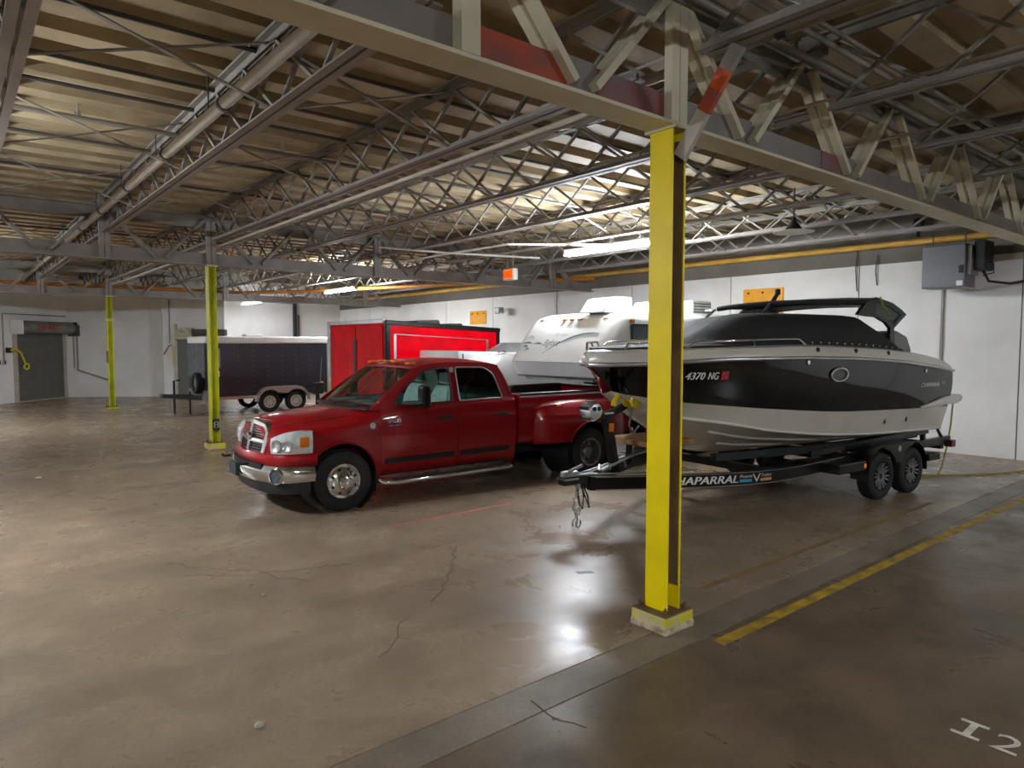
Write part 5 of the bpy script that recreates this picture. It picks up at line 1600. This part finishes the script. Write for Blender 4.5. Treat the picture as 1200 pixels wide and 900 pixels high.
# ------------------------------------------------------------------ white motorboat between the pickup and the red trailer
wb = empty('motorboat', (3.38, 8.45, 0))
tag(wb, 'white motorboat with raked grey windscreen standing behind the pickup cab', 'boat')
rings = []
for x, hw, zb in ((0, .55, 1.25), (.08, .72, 1.15), (.4, .86, .95), (1.0, .94, .82), (2.5, .96, .78), (4.4, .94, .78)):
    zt = 2.06 - .035 * min(x, 2)
    rings.append([(x - .06 * (1 if x < .1 else 0), 0, zb - .18), (x - .05 * (1 if x < .1 else 0), -hw * .85, zb), (x, -hw, zt - .12), (x, -hw + .02, zt), (x, hw - .02, zt), (x, hw, zt - .12), (x - .05 * (1 if x < .1 else 0), hw * .85, zb)])
MB().loft(rings).build('hull', WHITE_GEL, wb, 35, bevel=.01)
MB().slab([[(lerp(1.85, 2.35, t), y * lerp(.86, .70, t), lerp(1.98, 2.22, t)) for y in (-1, -.5, 0, .5, 1)] for t in (0, .5, 1)], (.02, 0, 0)).build('windscreen', mat('screen_grey', (150, 156, 156), .2, var=.1), wb, 50)
for s_ in (-1, 1):
    MB().prism([(1.85, 1.98), (2.35, 2.22), (3.4, 2.20), (3.5, 1.98)], 'y', s_ * .80 - .02, s_ * .80 + .02).build('side_screen', MATS['screen_grey'], wb)
MB().tube([(.9, -.95, 2.03), (1.0, -.97, 2.06), (1.1, -.95, 2.03)], .018, 6).build('cleat', STEEL_DK, wb)
MB().box(.12, .15, -.80, -.79, 1.85, 2.0).build('bow_fitting', STEEL_DK, wb)
for x in (.9, 3.3):
    for s_ in (-1, 1):
        MB().bar((x, s_ * .5, 0), (x, s_ * .5, .85), .10, .10).build('cradle_post', BLACK_MATTE, wb)
    MB().box(x - .08, x + .08, -.8, .8, .62, .70).build('cradle_bar', BLACK_MATTE, wb)

# ------------------------------------------------------------------ dark enclosed trailer with tongue
et = empty('enclosed_trailer', (1.78, 18.65, 0))
tag(et, 'dark enclosed cargo trailer with white roof edge and front spare wheel', 'trailer')
EL, EW = 3.92, 2.0
MB().box(0, EL, 0, EW, .50, 2.36).build('box_body', BLACK_TR, et)
MB().box(-.03, EL + .03, -.03, EW + .03, 2.20, 2.42).build('roof_edge', WHITE_PAINT, et, bevel=.04)
MB().box(-.01, EL + .02, -.02, .02, .47, .56).build('bottom_trim', ALU, et)
MB().box(EL - .06, EL + .03, -.02, .05, .47, 2.3).build('corner_trim', ALU, et, bevel=.01)
MB().box(-.05, .0, .05, EW - .05, 1.15, 2.2).build('front_cover', mat('grey_tarp', (92, 96, 98), .7, var=.2, scale=4), et)
MB().box(-.03, .03, -.03, EW, .42, .76).build('stone_guard', ALU, et)
MB().box(.25, .40, -.025, .0, 1.45, 2.05).build('access_hatch', mat('hatch_grey', (150, 148, 144), .5), et, bevel=.02)
MB().box(.25, .37, -.022, -.0, 1.18, 1.36).build('document_sheet', WHITE_PAINT, et)
MB().box(.10, .85, -.012, .0, .62, 2.15).build('side_door', BLACK_TR, et, bevel=.006)
MB().box(3.62, 3.72, -.02, 0, .86, .92).build('side_marker', WHITE_PAINT, et)
for k in range(6):
    x = .95 + k * .46
    rv = MB()
    for q in range(10):
        rv.box(x - .012, x + .012, -.008, .002, .68 + q * .16, .704 + q * .16)
    rv.build('rivet_row', mat('rivet_grey', (110, 110, 118), .5), et)['kind'] = 'stuff'
plain_wheels(et, (1.87, 2.74), (-.02,), .34, .2, mat('white_rim', (206, 208, 206), .35, metal=.3))
for x in (1.87, 2.74):
    t = link('wheel', tyre_mesh(.34, .2, .2), et); t.location = (x, EW - .05, .34)
prof_ = [(1.87 + .45 * math.cos(R(a)), .36 + .45 * math.sin(R(a))) for a in range(180, 89, -9)] + [(2.74 + .45 * math.cos(R(a)), .36 + .45 * math.sin(R(a))) for a in range(90, -1, -9)]
MB().slab([[(u, y, z) for u, z in prof_] for y in (-.17, .02)], (0, 0, .02)).build('fender', ALU, et, 40)
inn = [(1.87 + .37 * math.cos(R(a)), .36 + .37 * math.sin(R(a))) for a in range(180, 40, -9)] + [(2.74 + .37 * math.cos(R(a)), .36 + .37 * math.sin(R(a))) for a in range(140, -1, -9)]
MB().prism(prof_ + inn[::-1], 'y', -.175, -.155).build('fender_face', ALU, et)
MB().box(1.5, 3.1, -.02, .02, .42, .56).build('wheel_box', BLACK_MATTE, et)
for s_ in (0, 1):
    MB().bar((.4, .3 + s_ * 1.4, .46), (-1.05, EW / 2, .60), .07, .12).build('tongue', BLACK_MATTE, et)
MB().lathe([(.03, 0), (.07, .02), (.07, .1), (.04, .14)], (-1.12, EW / 2, .60), 'x', 10).build('coupler', GALV, et)
MB().tube([(-.72, EW / 2 - .1, .02), (-.72, EW / 2 - .1, 1.05), (-.55, EW / 2 - .1, 1.07)], .035, 8).build('tongue_jack', BLACK_MATTE, et)
MB().tube([(-.32, EW / 2 - .3, .0), (-.32, EW / 2 - .3, .72)], .03, 8).build('drop_leg', BLACK_MATTE, et)
MB().tube([(-.9, EW / 2, .55), (-.88, EW / 2, .25), (-.82, EW / 2, .2), (-.8, EW / 2, .5)], .015, 6).build('safety_chain', GALV, et)
sp = link('spare_wheel', tyre_mesh(.33, .2, .2), et)
sp.location = (-.14, .55, .98); sp.rotation_euler = (0, 0, R(-90))
link('rim', MB().lathe([(.2, .05), (.2, -.05), (.1, -.06), (0, -.06)], (0, 0, 0), 'y', 24, False).mesh('rim', ALU, 40), sp)
MB().box(1.3, 1.85, .35, .75, 2.42, 2.50).build('roof_vent', WHITE_PAINT, et, bevel=.03)
# flagged pole stand near the trailer's rear
e = empty('marker_stand', (5.10, 18.2, 0))
tag(e, 'black stand with thin pole beside the dark enclosed trailer', 'stand')
MB().box(-.16, .16, -.12, .12, .55, .92).build('stand_box', BLACK_MATTE, e, bevel=.02)
MB().bar((0, 0, 0), (0, 0, .56), .10, .10).build('stand_leg', BLACK_MATTE, e)
MB().bar((.1, 0, .9), (.16, 0, 1.75), .02, .02).build('thin_pole', GALV, e)
MB().box(-.18, .18, -.15, .15, 0, .04).build('stand_foot', BLACK_MATTE, e)
